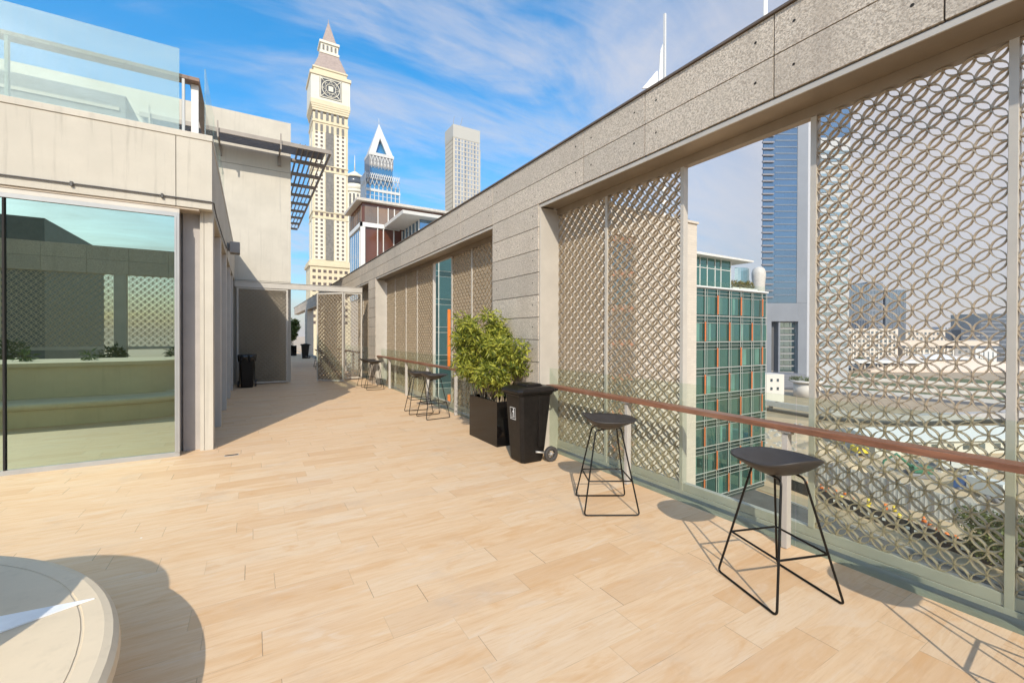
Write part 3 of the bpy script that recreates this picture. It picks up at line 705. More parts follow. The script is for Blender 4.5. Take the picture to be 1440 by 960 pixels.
# ------------------------------------------------------------------ planter and shrub
plt = thing('planter_box', 'glossy black rectangular planter holding the yellow-green shrub', 'planter', (3.17, 5.84, 0))
x0, x1, y0, y1, hh = 2.985, 3.36, 5.385, 6.29, .64
q = MB().box(x0, x0+.02, y0, y1, 0, hh).box(x1-.02, x1, y0, y1, 0, hh).box(x0+.02, x1-.02, y0, y0+.02, 0, hh).box(x0+.02, x1-.02, y1-.02, y1, 0, hh)
q.build('box', BLACKGL, plt)
MB().box(x0+.021, x1-.021, y0+.021, y1-.021, .0, .56).build('soil', pbr('soil', (.06, .04, .025), .95, bump=.8), plt)
def shrub(name, label, base, size, nleaf, rng, mat, ln=.085, wd=.013, group=None, dens=14):
    t = thing(name, label, 'shrub', base, group)
    bx, by, bz = base; sx, sy, sz = size; br = MB(); tips = []
    for k in range(dens):
        a = rng.uniform(0, 2*math.pi); r_ = rng.random()**.5
        st = Vector((bx+rng.uniform(-.3, .3)*sx*.35, by+rng.uniform(-.5, .5)*sy*.55, bz))
        en = Vector((bx+math.cos(a)*r_*sx*.46, by+math.sin(a)*r_*sy*.46, bz+sz*rng.uniform(.35, .95)))
        mid = (st+en)/2+Vector((rng.uniform(-.1, .1), rng.uniform(-.1, .1), .06))
        pts = [st, st*.6+mid*.4+Vector((rng.uniform(-.02, .02), 0, 0)), mid, mid*.4+en*.6+Vector((rng.uniform(-.03, .03), rng.uniform(-.03, .03), 0)), en]
        br.tube(pts, [.016, .012, .009, .006, .003], 6); tips += [(mid*.3+en*.7, .115), (en, .13)]
        for m_ in range(4):
            tt = rng.uniform(.3, 1); p = mid*(1-tt)+en*tt; d = Vector((rng.uniform(-1, 1), rng.uniform(-1, 1), rng.uniform(-.3, 1))).normalized()*rng.uniform(.1, .26)*sz/1.3
            br.tube([p, p+d*.5+Vector((0, 0, .01)), p+d], [.005, .004, .002], 5); tips.append((p+d, .10))
    br.build('branches', pbr('bark', (.28, .22, .15), .9, var=.3, vscale=20), t)
    lf = MB(); per = nleaf//len(tips)
    for c_, rad in tips:
        rad *= sz/1.35*rng.uniform(.7, 1.25)
        foliage(lf, [(c_, (rad, rad, rad*.85))], int(per*rng.uniform(.5, 1.5)), ln, wd, rng, .35)
    lf.build('leaves', mat, t); return t
LEAF = leaf_mat('olive_leaf', (.085, .125, .018), (.52, .52, .08), .38)
shrub('leafy_shrub', 'bushy yellow-green shrub growing out of the black planter', (3.12, 5.86, .55), (1.05, 1.65, 1.27), 17000, random.Random(11), LEAF, .10, .0125, dens=42)
fp_ = thing('plant_pot', 'dark pot at the far end of the walkway', 'pot', (2.55, 36, 0))
MB().box(2.3, 2.85, 35.7, 36.3, 0, .75).build('pot', BLACKGL, fp_)
shrub('pot_shrub', 'green shrub in the dark pot at the far end of the walkway', (2.57, 36, .6), (1.2, 1.2, 2.1), 2500, random.Random(4), leaf_mat('green_leaf', (.06, .10, .02), (.16, .2, .05)), .2, .05, dens=9)

# ================================================================== the city beyond
def wins(rects, parent, mat, name='window', cap=100, prd=.12):
    """rects: boxes (x0,x1,y0,y1,z0,z1), largest first kept as single windows"""
    rects = sorted(rects, key=lambda q: -(max(q[1]-q[0], q[3]-q[2])*(q[5]-q[4])))
    for q in rects[:cap]: MB().box(*q).build(name, mat, parent)
    if len(rects) > cap:
        b = MB()
        for q in rects[cap:]: b.box(*q)
        tag(b.build(name, mat, parent), kind='stuff')
def sw(x0, x1, y, z0, z1, d=.12): return (x0, x1, y-d, y+.05, z0, z1)          # south-facing pane
def ww(x, y0, y1, z0, z1, d=.12): return (x-d, x+.05, y0, y1, z0, z1)          # west-facing pane
YEL = pbr('yellow_stone', (.60, .52, .35), .7, var=.05, vscale=.1); IVORY = pbr('ivory_panel', (.66, .62, .50), .6, var=.04, vscale=.1)
ROSE = pbr('rose_tile', (.33, .255, .215), .7, var=.15, vscale=.6); TWIN = pbr('tower_window', (.11, .075, .055), .3, var=.3, vscale=.2)
TGREY = pbr('grey_strip', (.17, .155, .13), .35, var=.25, vscale=.5)
# ---- clock tower
ct = thing('clock_tower', 'tall cream clock tower with pointed rose spire behind the left building', 'tower', (65.5, 465, GZ))
MB().box(49.8, 81.2, 450, 481.4, 66, 212).build('shaft', YEL, ct)
q = MB()
for x0, x1 in ((51.3, 60.2), (69.0, 79.4)):
    for z0, z1 in ((72.5, 112.5), (119, 156.5), (163, 194)): q.box(x0, x1, 449.6, 450, z0, z1)
for z0, z1 in ((72.5, 112.5), (119, 156.5), (163, 194)): q.box(49.4, 49.8, 453, 462, z0, z1).box(49.4, 49.8, 469, 478, z0, z1)
q.build('white_panel', IVORY, ct)
for z0, z1 in ((72.5, 111.7), (118.4, 156.6), (163, 194.6)):
    MB().box(61, 68.1, 449.5, 450, z0, z1).build('centre_strip', TGREY, ct)
rc = []
for z0, z1 in ((72.5, 112.5), (119, 156.5), (163, 194)):
    k = z0+1.3
    while k+2 < z1:
        for x in (52.9, 57.4, 71.9, 76.6): rc.append(sw(x-1.05, x+1.05, 449.6, k, k+2.0, .1))
        k += 3.95
for zc in (114.5, 159): 
    for x in (52.9, 57.4, 62.5, 66.7, 71.9, 76.6): rc.append(sw(x-1.3, x+1.3, 450, zc, zc+2.9))
wins(rc, ct, TWIN)
for z_ in (111.9, 117.9, 156.8, 162.4, 203.2): MB().box(49.2, 81.8, 449.3, 482, z_, z_+.7 if z_ < 200 else z_+1.8).build('string_course', YEL, ct)
for x in (52.9, 57.4, 62.5, 66.9, 71.9, 76.6):
    MB().box(x-1.15, x+1.15, 449.8, 450, 206, 219).build('slot_window', TGREY, ct); MB().box(x-1.15, x+1.15, 449.8, 450, 194.9, 201.5).build('slot_window', TGREY, ct)
for yy in (453, 459, 465, 471, 477): MB().box(49.7, 49.8, yy-1.1, yy+1.1, 206, 219).build('slot_window', TGREY, ct)
q = MB().box(47.6, 83.2, 448.3, 482.8, 219.8, 224)
for k in range(3): q.box(49.2-.55*k, 81.8+.55*k, 449.4-.4*k, 481.8+.4*k, 214+2*k-.01, 215.98+2*k)
q.build('cornice', YEL, ct)
MB().box(47.9, 82.9, 448.6, 482.4, 224.01, 247).build('clock_stage', IVORY, ct)
MB().box(46.9, 83.9, 447.6, 483.4, 247.01, 250).box(50.4, 80.4, 451, 480, 250.01, 254.8).box(49.6, 81.2, 450.2, 480.8, 254.81, 256.2).build('crown', YEL, ct)
cf = MB().box(55.5, 75.3, 448.45, 448.6, 226.5, 246.2).build('clock_face', pbr('clock_dark', (.05, .05, .05), .4), ct)
q = MB(); cxk, czk = 65.4, 236.4
q.tube([(cxk+7.8*math.cos(a), 448.3, czk+7.8*math.sin(a)) for a in [2*math.pi*k/32 for k in range(32)]], .40, 6, True)
q.tube([(cxk+4.4*math.cos(a), 448.3, czk+4.4*math.sin(a)) for a in [2*math.pi*k/24 for k in range(24)]], .28, 6, True)
for k in range(8):
    a = 2*math.pi*k/8+.39; q.tube([(cxk+4.4*math.cos(a), 448.3, czk+4.4*math.sin(a)), (cxk+7.8*math.cos(a+.39), 448.3, czk+7.8*math.sin(a+.39))], .22, 5)
    q.tube([(cxk+4.4*math.cos(a), 448.3, czk+4.4*math.sin(a)), (cxk+7.8*math.cos(a-.39), 448.3, czk+7.8*math.sin(a-.39))], .22, 5)
for sx in (-1, 1):
    for sz in (-1, 1): q.tube([(cxk+sx*5.6, 448.3, czk+sz*5.6), (cxk+sx*9.6, 448.3, czk+sz*9.6)], .4, 5)
q.box(cxk-2.1, cxk+2.1, 448.0, 448.25, czk-2.4, czk+2.4)
for s_ in (-1, 1):
    q.box(cxk+s_*9.1-.35, cxk+s_*9.1+.35, 448.1, 448.4, 226.5, 246.2); q.box(cxk-8.7, cxk+8.7, 448.1, 448.4, czk+s_*9-.35, czk+s_*9+.35)
q.build('tracery', IVORY, cf)
MB().hexa([(50.6, 451, 256.21), (80.4, 451, 256.21), (80.4, 480, 256.21), (50.6, 480, 256.21)], [(57.2, 457, 274), (73.8, 457, 274), (73.8, 473, 274), (57.2, 473, 274)]).build('lower_roof', ROSE, ct)
q = MB().box(56.6, 74.4, 456.4, 473.6, 274.01, 276).box(57.6, 73.4, 457.4, 472.6, 276.01, 284).box(56.4, 74.6, 456.2, 473.8, 284.01, 286.2)
q.build('lantern', IVORY, ct)
for x in (60, 63.6, 67.3, 71): MB().box(x-.9, x+.9, 457.3, 457.4, 277.4, 282.6).build('slot_window', TGREY, ct)
MB().hexa([(58.8, 458.5, 286.21), (72.2, 458.5, 286.21), (72.2, 471.5, 286.21), (58.8, 471.5, 286.21)], [(65.2, 464.7, 310), (65.8, 464.7, 310), (65.8, 465.3, 310), (65.2, 465.3, 310)]).box(65.3, 65.7, 464.8, 465.2, 310.01, 313).build('spire', ROSE, ct)
MB().box(47.2, 84.5, 447.6, 484, GZ, 66).build('podium', YEL, ct)
MB().box(45.6, 85.6, 446.4, 485, 66.01, 68.5).box(46.6, 84.9, 447, 484.5, 68.51, 71.5).build('podium_cornice', YEL, ct)
rc = []
for k in range(9):
    for x in (50.5, 55.2, 60.0, 64.8, 69.6, 74.4, 79.2): rc.append(sw(x-1.4, x+1.4, 447.6, 60-k*6.1, 62.8-k*6.1))
wins(rc, ct, TWIN)
# ---- drum-topped tower just behind it
dt = thing('drum_tower', 'pale tower with round glazed top seen between the clock tower and spire tower', 'tower', (130, 660, GZ))
MB().cyl((129, 662), 14.5, GZ, 205, 20).build('shaft', IVORY, dt)
MB().cyl((129, 662), 15.5, 205.01, 209, 20).cyl((129, 662), 14, 209.01, 217, 20).cyl((129, 662), 15.3, 227.01, 230, 20).build('drum', IVORY, dt)
MB().cyl((129, 662), 13.4, 217.01, 227, 20).build('glazing', pbr('dark_glazing', (.07, .08, .1), .2), dt)
MB().cyl((129, 662), 14, 230.01, 238, 20, 2).cyl((129, 662), 1.0, 238.01, 262, 8, .3).build('roof', IVORY, dt)
rc = []
for k in range(6):
    a = -math.pi/2-1.0+k*.36; cx_, cy_ = 129+14.3*math.cos(a), 662+14.3*math.sin(a); rc.append((cx_-1.3, cx_+1.3, cy_-1.2, cy_+.6, 60, 202))
for q_ in rc: MB().box(*q_).build('window_strip', TGREY, dt)
# ---- spire tower (white pyramid frame)
WHT = pbr('white_cladding', (.58, .58, .56), .5, var=.03, vscale=.1); BLUG = facade('sky_glass', (.03, .20, .40), (.30, .60, .90), .30, vs=(.1, .1, .1))
pt = thing('pyramid_tower', 'white and blue glass tower with an open triangular crown', 'tower', (133, 533, GZ))
MB().box(113.6, 153.4, 520, 545, GZ, 176).build('shaft', BLUG, pt)
q = MB().box(112.9, 113.59, 519.5, 545, GZ, 190)
for k in range(9): q.box(113.6+k*4.9-.42, 113.6+k*4.9+.42, 519.3, 520, GZ, 177)
for z_ in (129, 168.5): q.box(113.6, 153.9, 519.1, 519.9, z_, z_+3)
for k in range(8):
    for j in range(14): q.box(113.6+k*4.9+.6, 113.6+(k+1)*4.9-.6, 519.8, 519.98, 100+j*4.9, 100.5+j*4.9)
q.build('white_frame', WHT, pt)
q = MB()
for k in range(8):
    x0 = 113.6+k*4.95
    q.tube([(x0, 519.4, 174), (x0+4.95, 519.4, 190)], .42, 5).tube([(x0+4.95, 519.4, 174), (x0, 519.4, 190)], .42, 5)
    q.tube([(x0, 519.4, 182), (x0+2.47, 519.4, 190)], .45, 5).tube([(x0+4.95, 519.4, 182), (x0+2.47, 519.4, 190)], .45, 5)
for k in range(5):
    y0_ = 520+k*5; q.tube([(113.2, y0_, 176), (113.2, y0_+5, 190)], .62, 5).tube([(113.2, y0_+5, 176), (113.2, y0_, 190)], .62, 5)
q.build('lower_tracery', WHT, pt)
MB().box(118.3, 145, 521, 545, 176.01, 199).build('upper_shaft', BLUG, pt)
MB().box(117.5, 118.29, 520.6, 545, 176.02, 213).box(118.3, 146, 521.4, 545, 199.01, 211).build('upper_core', pbr('core_grey', (.25, .25, .26), .6), pt)
q = MB().box(117.2, 146.4, 520.2, 545, 211.01, 214.5)
for k in range(7):
    x0 = 118.3+k*3.9
    q.tube([(x0, 520.6, 197), (x0+3.9, 520.6, 211)], .42, 5).tube([(x0+3.9, 520.6, 197), (x0, 520.6, 211)], .42, 5).tube([(x0+1.95, 520.6, 196), (x0+1.95, 520.6, 204)], .5, 5)
q.build('upper_tracery', WHT, pt)
A = Vector((131.8, 533, 255)); base = [Vector((118, 521, 214.5)), Vector((145.4, 521, 214.5)), Vector((145.4, 545, 214.5)), Vector((118, 545, 214.5))]
q = MB()
for i in range(4):
    P0, P1 = base[i], base[(i+1) % 4]; k1 = .26
    a1 = P0+(P1-P0)*k1; a2 = P1+(P0-P1)*k1; m1 = A+((P0+P1)/2-A)*.48; n_ = Vector((0, 0, 0))
    q.add([P0, a1, m1, A], [(0, 1, 2, 3)]); q.add([a2, P1, A, m1], [(0, 1, 2, 3)])
    inn = ((base[0]+base[2])/2-(P0+P1)/2).normalized()*2.5
    q.add([a1, a1+inn, m1+inn, m1], [(0, 1, 2, 3)]); q.add([a2+inn, a2, m1, m1+inn], [(0, 1, 2, 3)])
q.build('pyramid_frame', WHT, pt)
Ai = Vector((131.8, 533, 236)); bi = [Vector((121, 524, 214.6)), Vector((142.4, 524, 214.6)), Vector((142.4, 543, 214.6)), Vector((121, 543, 214.6))]
MB().add(bi+[Ai], [(0, 1, 4), (1, 2, 4), (2, 3, 4), (3, 0, 4), (3, 2, 1, 0)]).build('crown_glass', BLUG, pt)
MB().tube([A, A+Vector((0, 0, 6))], .3, 5).build('mast', WHT, pt)
# ---- pale gridded tower
PG = facade('pale_glass', (.24, .25, .26), (.8, .8, .82), .4, vs=(.1, .1, .1)); PB = pbr('pale_beige', (.48, .44, .36), .6, var=.05, vscale=.1)
gg = thing('gridded_tower', 'pale grey slab tower with vertical window bands right of the spire tower', 'tower', (167, 369, GZ))
MB().box(154.2, 180.6, 360, 378.6, GZ, 177.5).build('shaft', PB, gg)
MB().box(154.0, 180.8, 359.7, 378.8, 177.51, 189).box(180.81, 182.4, 362, 378, GZ, 172.5).build('crown', pbr('crown_grey', (.42, .41, .37), .6, var=.05), gg)
for k in range(8):
    x0 = 155.9+k*3.1; MB().box(x0, x0+1.75, 359.75, 359.99, GZ, 176.8).build('window_strip', PG, gg)
wins([(155.6, 180, 359.7, 359.98, 174-k*4.0, 174.9-k*4.0) for k in range(34)], gg, PB, 'spandrel')
q = MB()
for k in range(22): q.box(154.1, 154.19, 360.2, 378.4, 176-k*4.0-.55, 176-k*4.0)
q.box(154.1, 154.19, 360.2, 361, 80, 178)
q.build('dark_joints', pbr('joint_brown', (.22, .18, .13), .6), gg)  # thin brown joint lines laid over the west face
MB().tube([(155, 362, 189), (156, 362, 197)], .18, 4).tube([(162, 363, 189), (164.5, 363, 198)], .18, 4).build('crane_mast', GREYM, gg)
# ---- brown office building beyond the wall
BRN = facade('brown_panel', (.125, .042, .024), (.62, .40, .32), .16, .12, vs=(.3, .3, .05)); BRN2 = facade('brown_window', (.15, .085, .045), (.75, .55, .42), .30, .05, vs=(.4, .4, .2))
bo = thing('brown_office', 'brown and white office building with a jutting canopy above the granite wall', 'building', (16.7, 80, GZ))
MB().box(16.9, 46, 80.2, 90.5, 12, 25.14).build('wall', BRN, bo)
MB().box(16.9, 46, 80.2, 90.5, GZ, 11.99).build('base', plaster_mat('sand_base', (.60, .51, .40), .2), bo)
MB().box(15.8, 46.6, 79.2, 91.2, 25.15, 25.62).build('roof', pbr('roof_edge', (.50, .46, .40), .6), bo)
q = MB().box(16.5, 23.6, 79.8, 80.19, 20.75, 21.5).box(16.5, 16.89, 79.8, 90.5, 20.75, 21.5).box(16.55, 17.35, 79.85, 80.19, 8, 20.74)
q.build('white_band', WHITEPT, bo)
ux = [17.2, 19.6, 21.45, 22.6, 24.9, 26.5, 28.2, 29.9, 31.6, 33.4]
for x0, x1 in zip(ux[:-1], ux[1:]): MB().box(x0+.1, x1-.1, 80.08, 80.19, 21.55, 24.55).build('window', BRN2, bo)
for x in (19.6, 21.45, 22.6, 24.9, 25.5, 28.2, 29.0, 31.6): MB().box(x-.07, x+.07, 79.9, 80.19, 21.51, 24.6).build('mullion', WHITEPT, bo)
for x in (19.55, 20.6, 22.5): MB().box(x-.07, x+.07, 79.9, 80.19, 8, 20.74).build('mullion', WHITEPT, bo)
for k in range(6):
    y0_ = 80.4+k*1.7; MB().box(16.75, 16.89, y0_, y0_+1.4, 21.55, 24.55).build('window', BRN2, bo)
    if k > 0: MB().box(16.75, 16.89, y0_, y0_+1.4, 8, 20.7).build('window', facade('side_glass%d' % k, (.10, .14, .18), (.7, .8, .9), .5), bo)
for k in range(7): MB().box(16.72, 16.89, 80.3+k*1.7-.05, 80.3+k*1.7+.03, 8, 20.7).build('mullion', WHITEPT, bo)
MB().hexa([(20.7, 68.4, 20.9), (30, 68.4, 20.9), (33, 79.7, 20.9), (20.7, 79.7, 20.9)], [(20.6, 68.3, 21.4), (30.1, 68.3, 21.4), (33.1, 79.75, 21.4), (20.6, 79.75, 21.4)]).build('canopy', pbr('canopy_white', (.62, .61, .58), .5, var=.03), bo)
MB().box(24.2, 32, 70.5, 80.05, GZ, 20.85).build('glass_bay', facade('deep_blue_glass', (.02, .04, .07), (.45, .65, .85), .55), bo)
for k in range(6): MB().box(24.0, 24.19, 70.6+k*1.9, 70.72+k*1.9, 8, 20.8).build('mullion', WHITEPT, bo)
tg = facade('teal_glass', (.03, .085, .09), (.50, .74, .76), .52, vs=(.35, .35, .25))
q = []
for j in range(7):
    for k in range(5): q.append(sw(26+k*3.0+.08, 29+k*3.0-.08, 70.45, 7.4-j*4.2, 11.3-j*4.2))
# teal strip tower seen in the narrow slot
ts = thing('teal_block', 'teal glass block with an orange fin seen through the narrow slot in the second bay', 'building', (25, 60, GZ))
MB().box(18.2, 31.5, 60.1, 69, GZ, 14).build('frame', pbr('teal_frame', (.62, .60, .54), .5), ts)
rc = []
for j in range(9):
    for k in range(5):
        x0 = 18.3+k*2.6; z0 = 10.2-j*4.1
        rc.append((x0+.06, x0+2.5, 60.0, 60.12, z0+.75, z0+3.95)); rc.append((x0+.06, x0+2.5, 60.0, 60.12, z0-.05, z0+.65))
wins(rc, ts, tg)
OFN = pbr('orange_fin', (.80, .20, .03), .5)
for xx, za, zb in ((25.05, -3.1, 5.3), (22.4, 5.3, 9.4), (27.9, 1.2, 5.3), (20.3, -7.2, -3.1), (25.05, -15.4, -7.3)): MB().box(xx-.2, xx+.2, 59.8, 59.99, za, zb).build('fin', OFN, ts)
# ---- sandstone building with one window column
def coursed(name, col):
    m = bpy.data.materials.new(name); m.use_nodes = True; g = G(m.node_tree); p = m.node_tree.nodes['Principled BSDF']
    tc = g.new('ShaderNodeTexCoord').outputs['Object']; s = g.new('ShaderNodeSeparateXYZ'); g.l.new(tc, s.inputs[0])
    cc = g.new('ShaderNodeCombineXYZ'); g.l.new(g.math('ADD', s.outputs[0], s.outputs[1]), cc.inputs[0]); g.l.new(s.outputs[2], cc.inputs[1])
    br = g.new('ShaderNodeTexBrick'); g.l.new(cc.outputs[0], br.inputs['Vector']); br.inputs['Scale'].default_value = 1
    br.inputs['Brick Width'].default_value = 1.1; br.inputs['Row Height'].default_value = .34; br.inputs['Mortar Size'].default_value = .008
    br.inputs['Color1'].default_value = (*col, 1); br.inputs['Color2'].default_value = (*[x*.90 for x in col], 1); br.inputs['Mortar'].default_value = (*[x*.62 for x in col], 1)
    g.l.new(g.mix(g.math('MULTIPLY', g.noise(tc, .5, 5), .25), br.outputs[0], tuple(x*.75 for x in col)), p.inputs['Base Color']); p.inputs['Roughness'].default_value = .85; return m
sb = thing('sandstone_block', 'pale coursed stone building behind the near lattice, left of the green glass one', 'building', (50, 38, GZ))
CRS = coursed('coursed_stone', (.58, .51, .42))
MB().box(22.7, 36.6, 38, 43, GZ, 16.7).box(36.6, 40.5, 38.5, 43, GZ, 16.7).box(40.5, 52.25, 38, 43, GZ, 16.7).box(36.6, 40.5, 38, 38.5, 13.6, 16.7).build('wall', CRS, sb)
RW = facade('russet_window', (.10, .04, .03), (.4, .62, .6), .45)
for j in range(8):
    z0 = 9.4-j*4.2; wf = MB().box(36.6, 40.5, 38.3, 38.49, z0+3.4, z0+4.19).build('spandrel', pbr('russet', (.34, .17, .10), .6), sb)
    for k in range(2): MB().box(36.7+k*1.95, 38.5+k*1.95, 38.38, 38.49, z0, z0+3.38).build('window', RW, sb)
MB().box(22.5, 52.4, 37.8, 43.1, 16.71, 17.0).build('parapet', CRS, sb)
rl = MB(); rl.tube([(49, 39, 17.6), (52, 39, 17.6)], .03, 5)
for k in range(4): rl.tube([(49.2+k*.9, 39, 17.0), (49.2+k*.9, 39, 17.6)], .025, 5)
rl.build('roof_rail', GREYM, sb)
# ---- green glass building with orange fins
GRN = facade('green_glass', (.014, .050, .042), (.34, .54, .50), .40, .04, .25, 1.0, (.45, .45, .22))
GRD = facade('green_spandrel', (.012, .036, .030), (.26, .42, .40), .40, .05)
ORA = pbr('orange_panel', (.62, .17, .05), .5); WLN = pbr('white_mullion', (.40, .40, .36), .5, var=.04)
gb = thing('green_office', 'green glass office block with orange fins in the open gap of the wall', 'building', (66, 44, GZ))
MB().box(53, 80.2, 44.1, 58, GZ, 9.2).build('core', pbr('core_dark', (.04, .06, .055), .6), gb)
mx = [53.2, 55.9, 59.1, 62.4, 65.65, 68.9, 72.2, 75.5, 78.75, 80.2]; fz = [9.1, 4.75, .5, -3.75, -7.95, -12.15, -16.4, -20.6, -24.8]
rc = []; 
for z in fz[:-1]:
    for a, b_ in zip(mx[:-1], mx[1:]): rc.append((a+.09, b_-.09, 43.98, 44.09, z-4.15, z-1.25))
wins(rc, gb, GRN)
wins([(a+.09, b_-.09, 43.99, 44.09, z-1.15, z-.08) for z in fz[:-1] for a, b_ in zip(mx[:-1], mx[1:])], gb, GRD, 'spandrel_glass')
q = MB()
for z in fz: q.box(53.2, 80.2, 43.86, 43.97, z-.07, z+.05).box(53.2, 80.2, 43.88, 43.97, z-1.22, z-1.16).box(53.2, 80.2, 43.9, 43.97, z-.64, z-.59)
for x in mx: q.box(x-.05, x+.05, 43.80, 43.859, -25, 9.1)
for a, b_ in zip(mx[:-1], mx[1:]): q.box((a+b_)/2-.9-.025, (a+b_)/2-.9+.025, 43.92, 43.965, -25, 9.1)
q.build('mullion_grid', WLN, gb)
for j in range(8):
    for k in range(1, 9):
        if (k+j) % 2 == 0: MB().box(mx[k]-.11, mx[k]+.11, 43.70, 43.799, fz[j]-4.1, fz[j]-1.0).build('orange_fin', ORA, gb)
# curtains behind the glass
rng = random.Random(21)
q = []
for j in range(8):
    for k in range(9):
        if rng.random() < .55:
            a = mx[k]+.15+rng.random()*1.2; q.append((a, a+rng.uniform(.5, 1.3), 43.965, 43.979, fz[j]-4.1, fz[j]-1.3))
wins(q, gb, facade('blind_glass', (.085, .19, .15), (.4, .6, .55), .30, .08), 'blind')
MB().box(80.2, 80.25, 44.1, 58, GZ, 9.2).build('side_wall', GRD, gb)
MB().box(53, 80.4, 43.6, 58, 9.21, 9.45).build('terrace_slab', WHITEPT, gb)
MB().box(53, 71.0, 45, 57, 9.46, 14.3).build('penthouse', GRN, gb)
q = MB()
for x in (61.2, 62.6, 64.5, 66.6, 68.2, 70.95): q.box(x-.06, x+.06, 44.9, 44.99, 9.46, 14.3)
q.box(58, 71, 44.9, 44.99, 12.6, 12.7)
q.build('penthouse_mullions', WHITEPT, gb)
MB().hexa([(53, 43.4, 14.31), (75.2, 43.4, 14.31), (75.2, 58, 14.31), (53, 58, 14.31)], [(53, 43.4, 14.75), (75.2, 43.4, 14.6), (75.2, 58, 14.6), (53, 58, 14.75)]).build('roof', pbr('roof_white', (.62, .6, .55), .5), gb)
MB().box(58, 80.3, 43.62, 43.66, 9.46, 10.3).build('terrace_glass', BALGL, gb)
MB().box(71.2, 78.6, 44.6, 45.8, 9.46, 9.9).build('terrace_planter', WHITEPT, gb)
pl = MB(); rng = random.Random(2); foliage(pl, [((71.6+k*.75, 45.1, 10.4), (.45, .4, .7)) for k in range(9)], 700, .5, .09, rng)
tag(pl.build('terrace_plants', leaf_mat('roof_leaf', (.10, .13, .03), (.34, .26, .10)), gb), kind='stuff')
q = MB()
for k in range(14):
    a0 = -2.4+k*.17; a1 = a0+.165; q.add([(77.6+3*math.cos(a0), 49+3*math.sin(a0), 9.5), (77.6+3*math.cos(a1), 49+3*math.sin(a1), 9.5), (77.6+3*math.cos(a1), 49+3*math.sin(a1), 13.9), (77.6+3*math.cos(a0), 49+3*math.sin(a0), 13.9)], [(0, 1, 2, 3)])
q.build('curved_screen', glass('screen_glass', (.35, .55, .55), fac=.25), gb)
OFFWD = pbr('dome_cream', (.50, .47, .42), .6)
dm = thing('white_dome', 'white rounded radome peeping over the green glass building', 'dome', (92, 52, GZ))
q = MB(); lv = [(1.15, 9), (1.2, 12.4), (1.35, 14.0), (1.35, 14.8), (1.15, 15.5), (.75, 15.9), (.15, 16.05)]
vs = [(92+r_*math.cos(2*math.pi*k/20), 52+r_*math.sin(2*math.pi*k/20), z) for r_, z in lv for k in range(20)]
q.add(vs, [(20*i+k, 20*i+(k+1) % 20, 20*i+20+(k+1) % 20, 20*i+20+k) for i in range(6) for k in range(20)], smooth=True)
q.build('shell', OFFWD, dm); MB().cyl((92, 52), .6, GZ, 9, 12).build('column', WHITEPT, dm)
# ---- grey twin tower
TA, TB, TB2, TC = Vector((263.2, 146.2)), Vector((286.2, 132.5)), Vector((290.2, 130.1)), Vector((307.3, 119.4))
gr = thing('grey_tower', 'tall blue-grey tower with ribbed left edge filling the open gap', 'tower', (275, 140, GZ))
ALU = pbr('silver_grey_cladding', (.22, .23, .25), .4, .25, .05, .1); BLU = facade('blue_tower_glass', (.05, .085, .13), (.24, .31, .40), .50, .06, .25, .5, (.03, .03, .10))
dirA = (TB-TA).normalized(); nA = Vector((dirA.y, -dirA.x))            # outward (towards the camera)
def pa(s, o=0): p = TA+dirA*s+nA*o; return (p.x, p.y)
Lf = (TB-TA).length
D_ = TB+Vector((18, 26))
def pris(a, b_, o0, o1, z0, z1): return MB().prism([pa(a, o1), pa(b_, o1), pa(b_, o0), pa(a, o0)], z0, z1)
MB().prism([pa(.2, -1), pa(Lf, -1), (TC.x, TC.y), (D_.x, D_.y)], 20, 150).build('shaft', BLU, gr)
pris(0, Lf*.76, -1, -.2, 21, 150).build('glass_face', BLU, gr)
pris(Lf*.76, Lf, -1.0, 0, 21, 150).build('edge_frame', ALU, gr)
pris(0, Lf*.20, -8, 0, -26, 20.9).build('leg', ALU, gr); pris(Lf*.80, Lf, -8, 0, -26, 20.9).build('leg', ALU, gr); pris(Lf*.201, Lf*.799, -8, 0, 10, 20.9).build('base_beam', ALU, gr)
pris(Lf*.21, Lf*.38, -7, -5, -20, 9.9).build('recess', pbr('recess_dark', (.10, .10, .10), .6), gr)
pris(Lf*.38, Lf*.42, -6, -1, -26, 9.9).build('pier', ALU, gr)
q = MB()
for j in range(8):
    for k in range(3): q.prism([pa(Lf*.43+k*3.4, -3), pa(Lf*.43+k*3.4+3.1, -3), pa(Lf*.43+k*3.4+3.1, -3.4), pa(Lf*.43+k*3.4, -3.4)], 6.4-j*3.8, 9.2-j*3.8)
q.build('base_windows', facade('base_glass', (.03, .06, .06), (.6, .75, .75), .5), gr)
pris(Lf*.42, Lf*.80, -5, -3.5, -26, 9.9).build('base_wall', GREYM, gr)
for j in range(33):
    z = 24+j*3.85; pris(-1.0, Lf*.22, -.2, .9, z, z+.9).build('rib', pbr('rib_metal', (.20, .19, .20), .45, .3), gr) if j == 0 else None
ribsrc = [o for o in gr.children if o.name.startswith('rib')][0]
for j in range(1, 33):
    o = ribsrc.copy(); COL.objects.link(o); o.parent = gr; o.location = (0, 0, j*3.85)
for j in range(32):
    z = 25.5+j*3.85
    o = pris(Lf*.26, Lf*.75, -.2, 0, z, z+.75) if j == 0 else None
    if o: bs = o.build('spandrel', pbr('blue_spandrel', (.13, .16, .20), .4, .2), gr)
    else:
        o = bs.copy(); COL.objects.link(o); o.parent = gr; o.location = (0, 0, j*3.85)
MB().prism([(TB.x, TB.y), (TB2.x, TB2.y), (TB2.x+3, TB2.y+5), (TB.x+3, TB.y+5)], -26, 150).build('white_edge', pbr('bright_cladding', (.42, .42, .43), .45), gr)
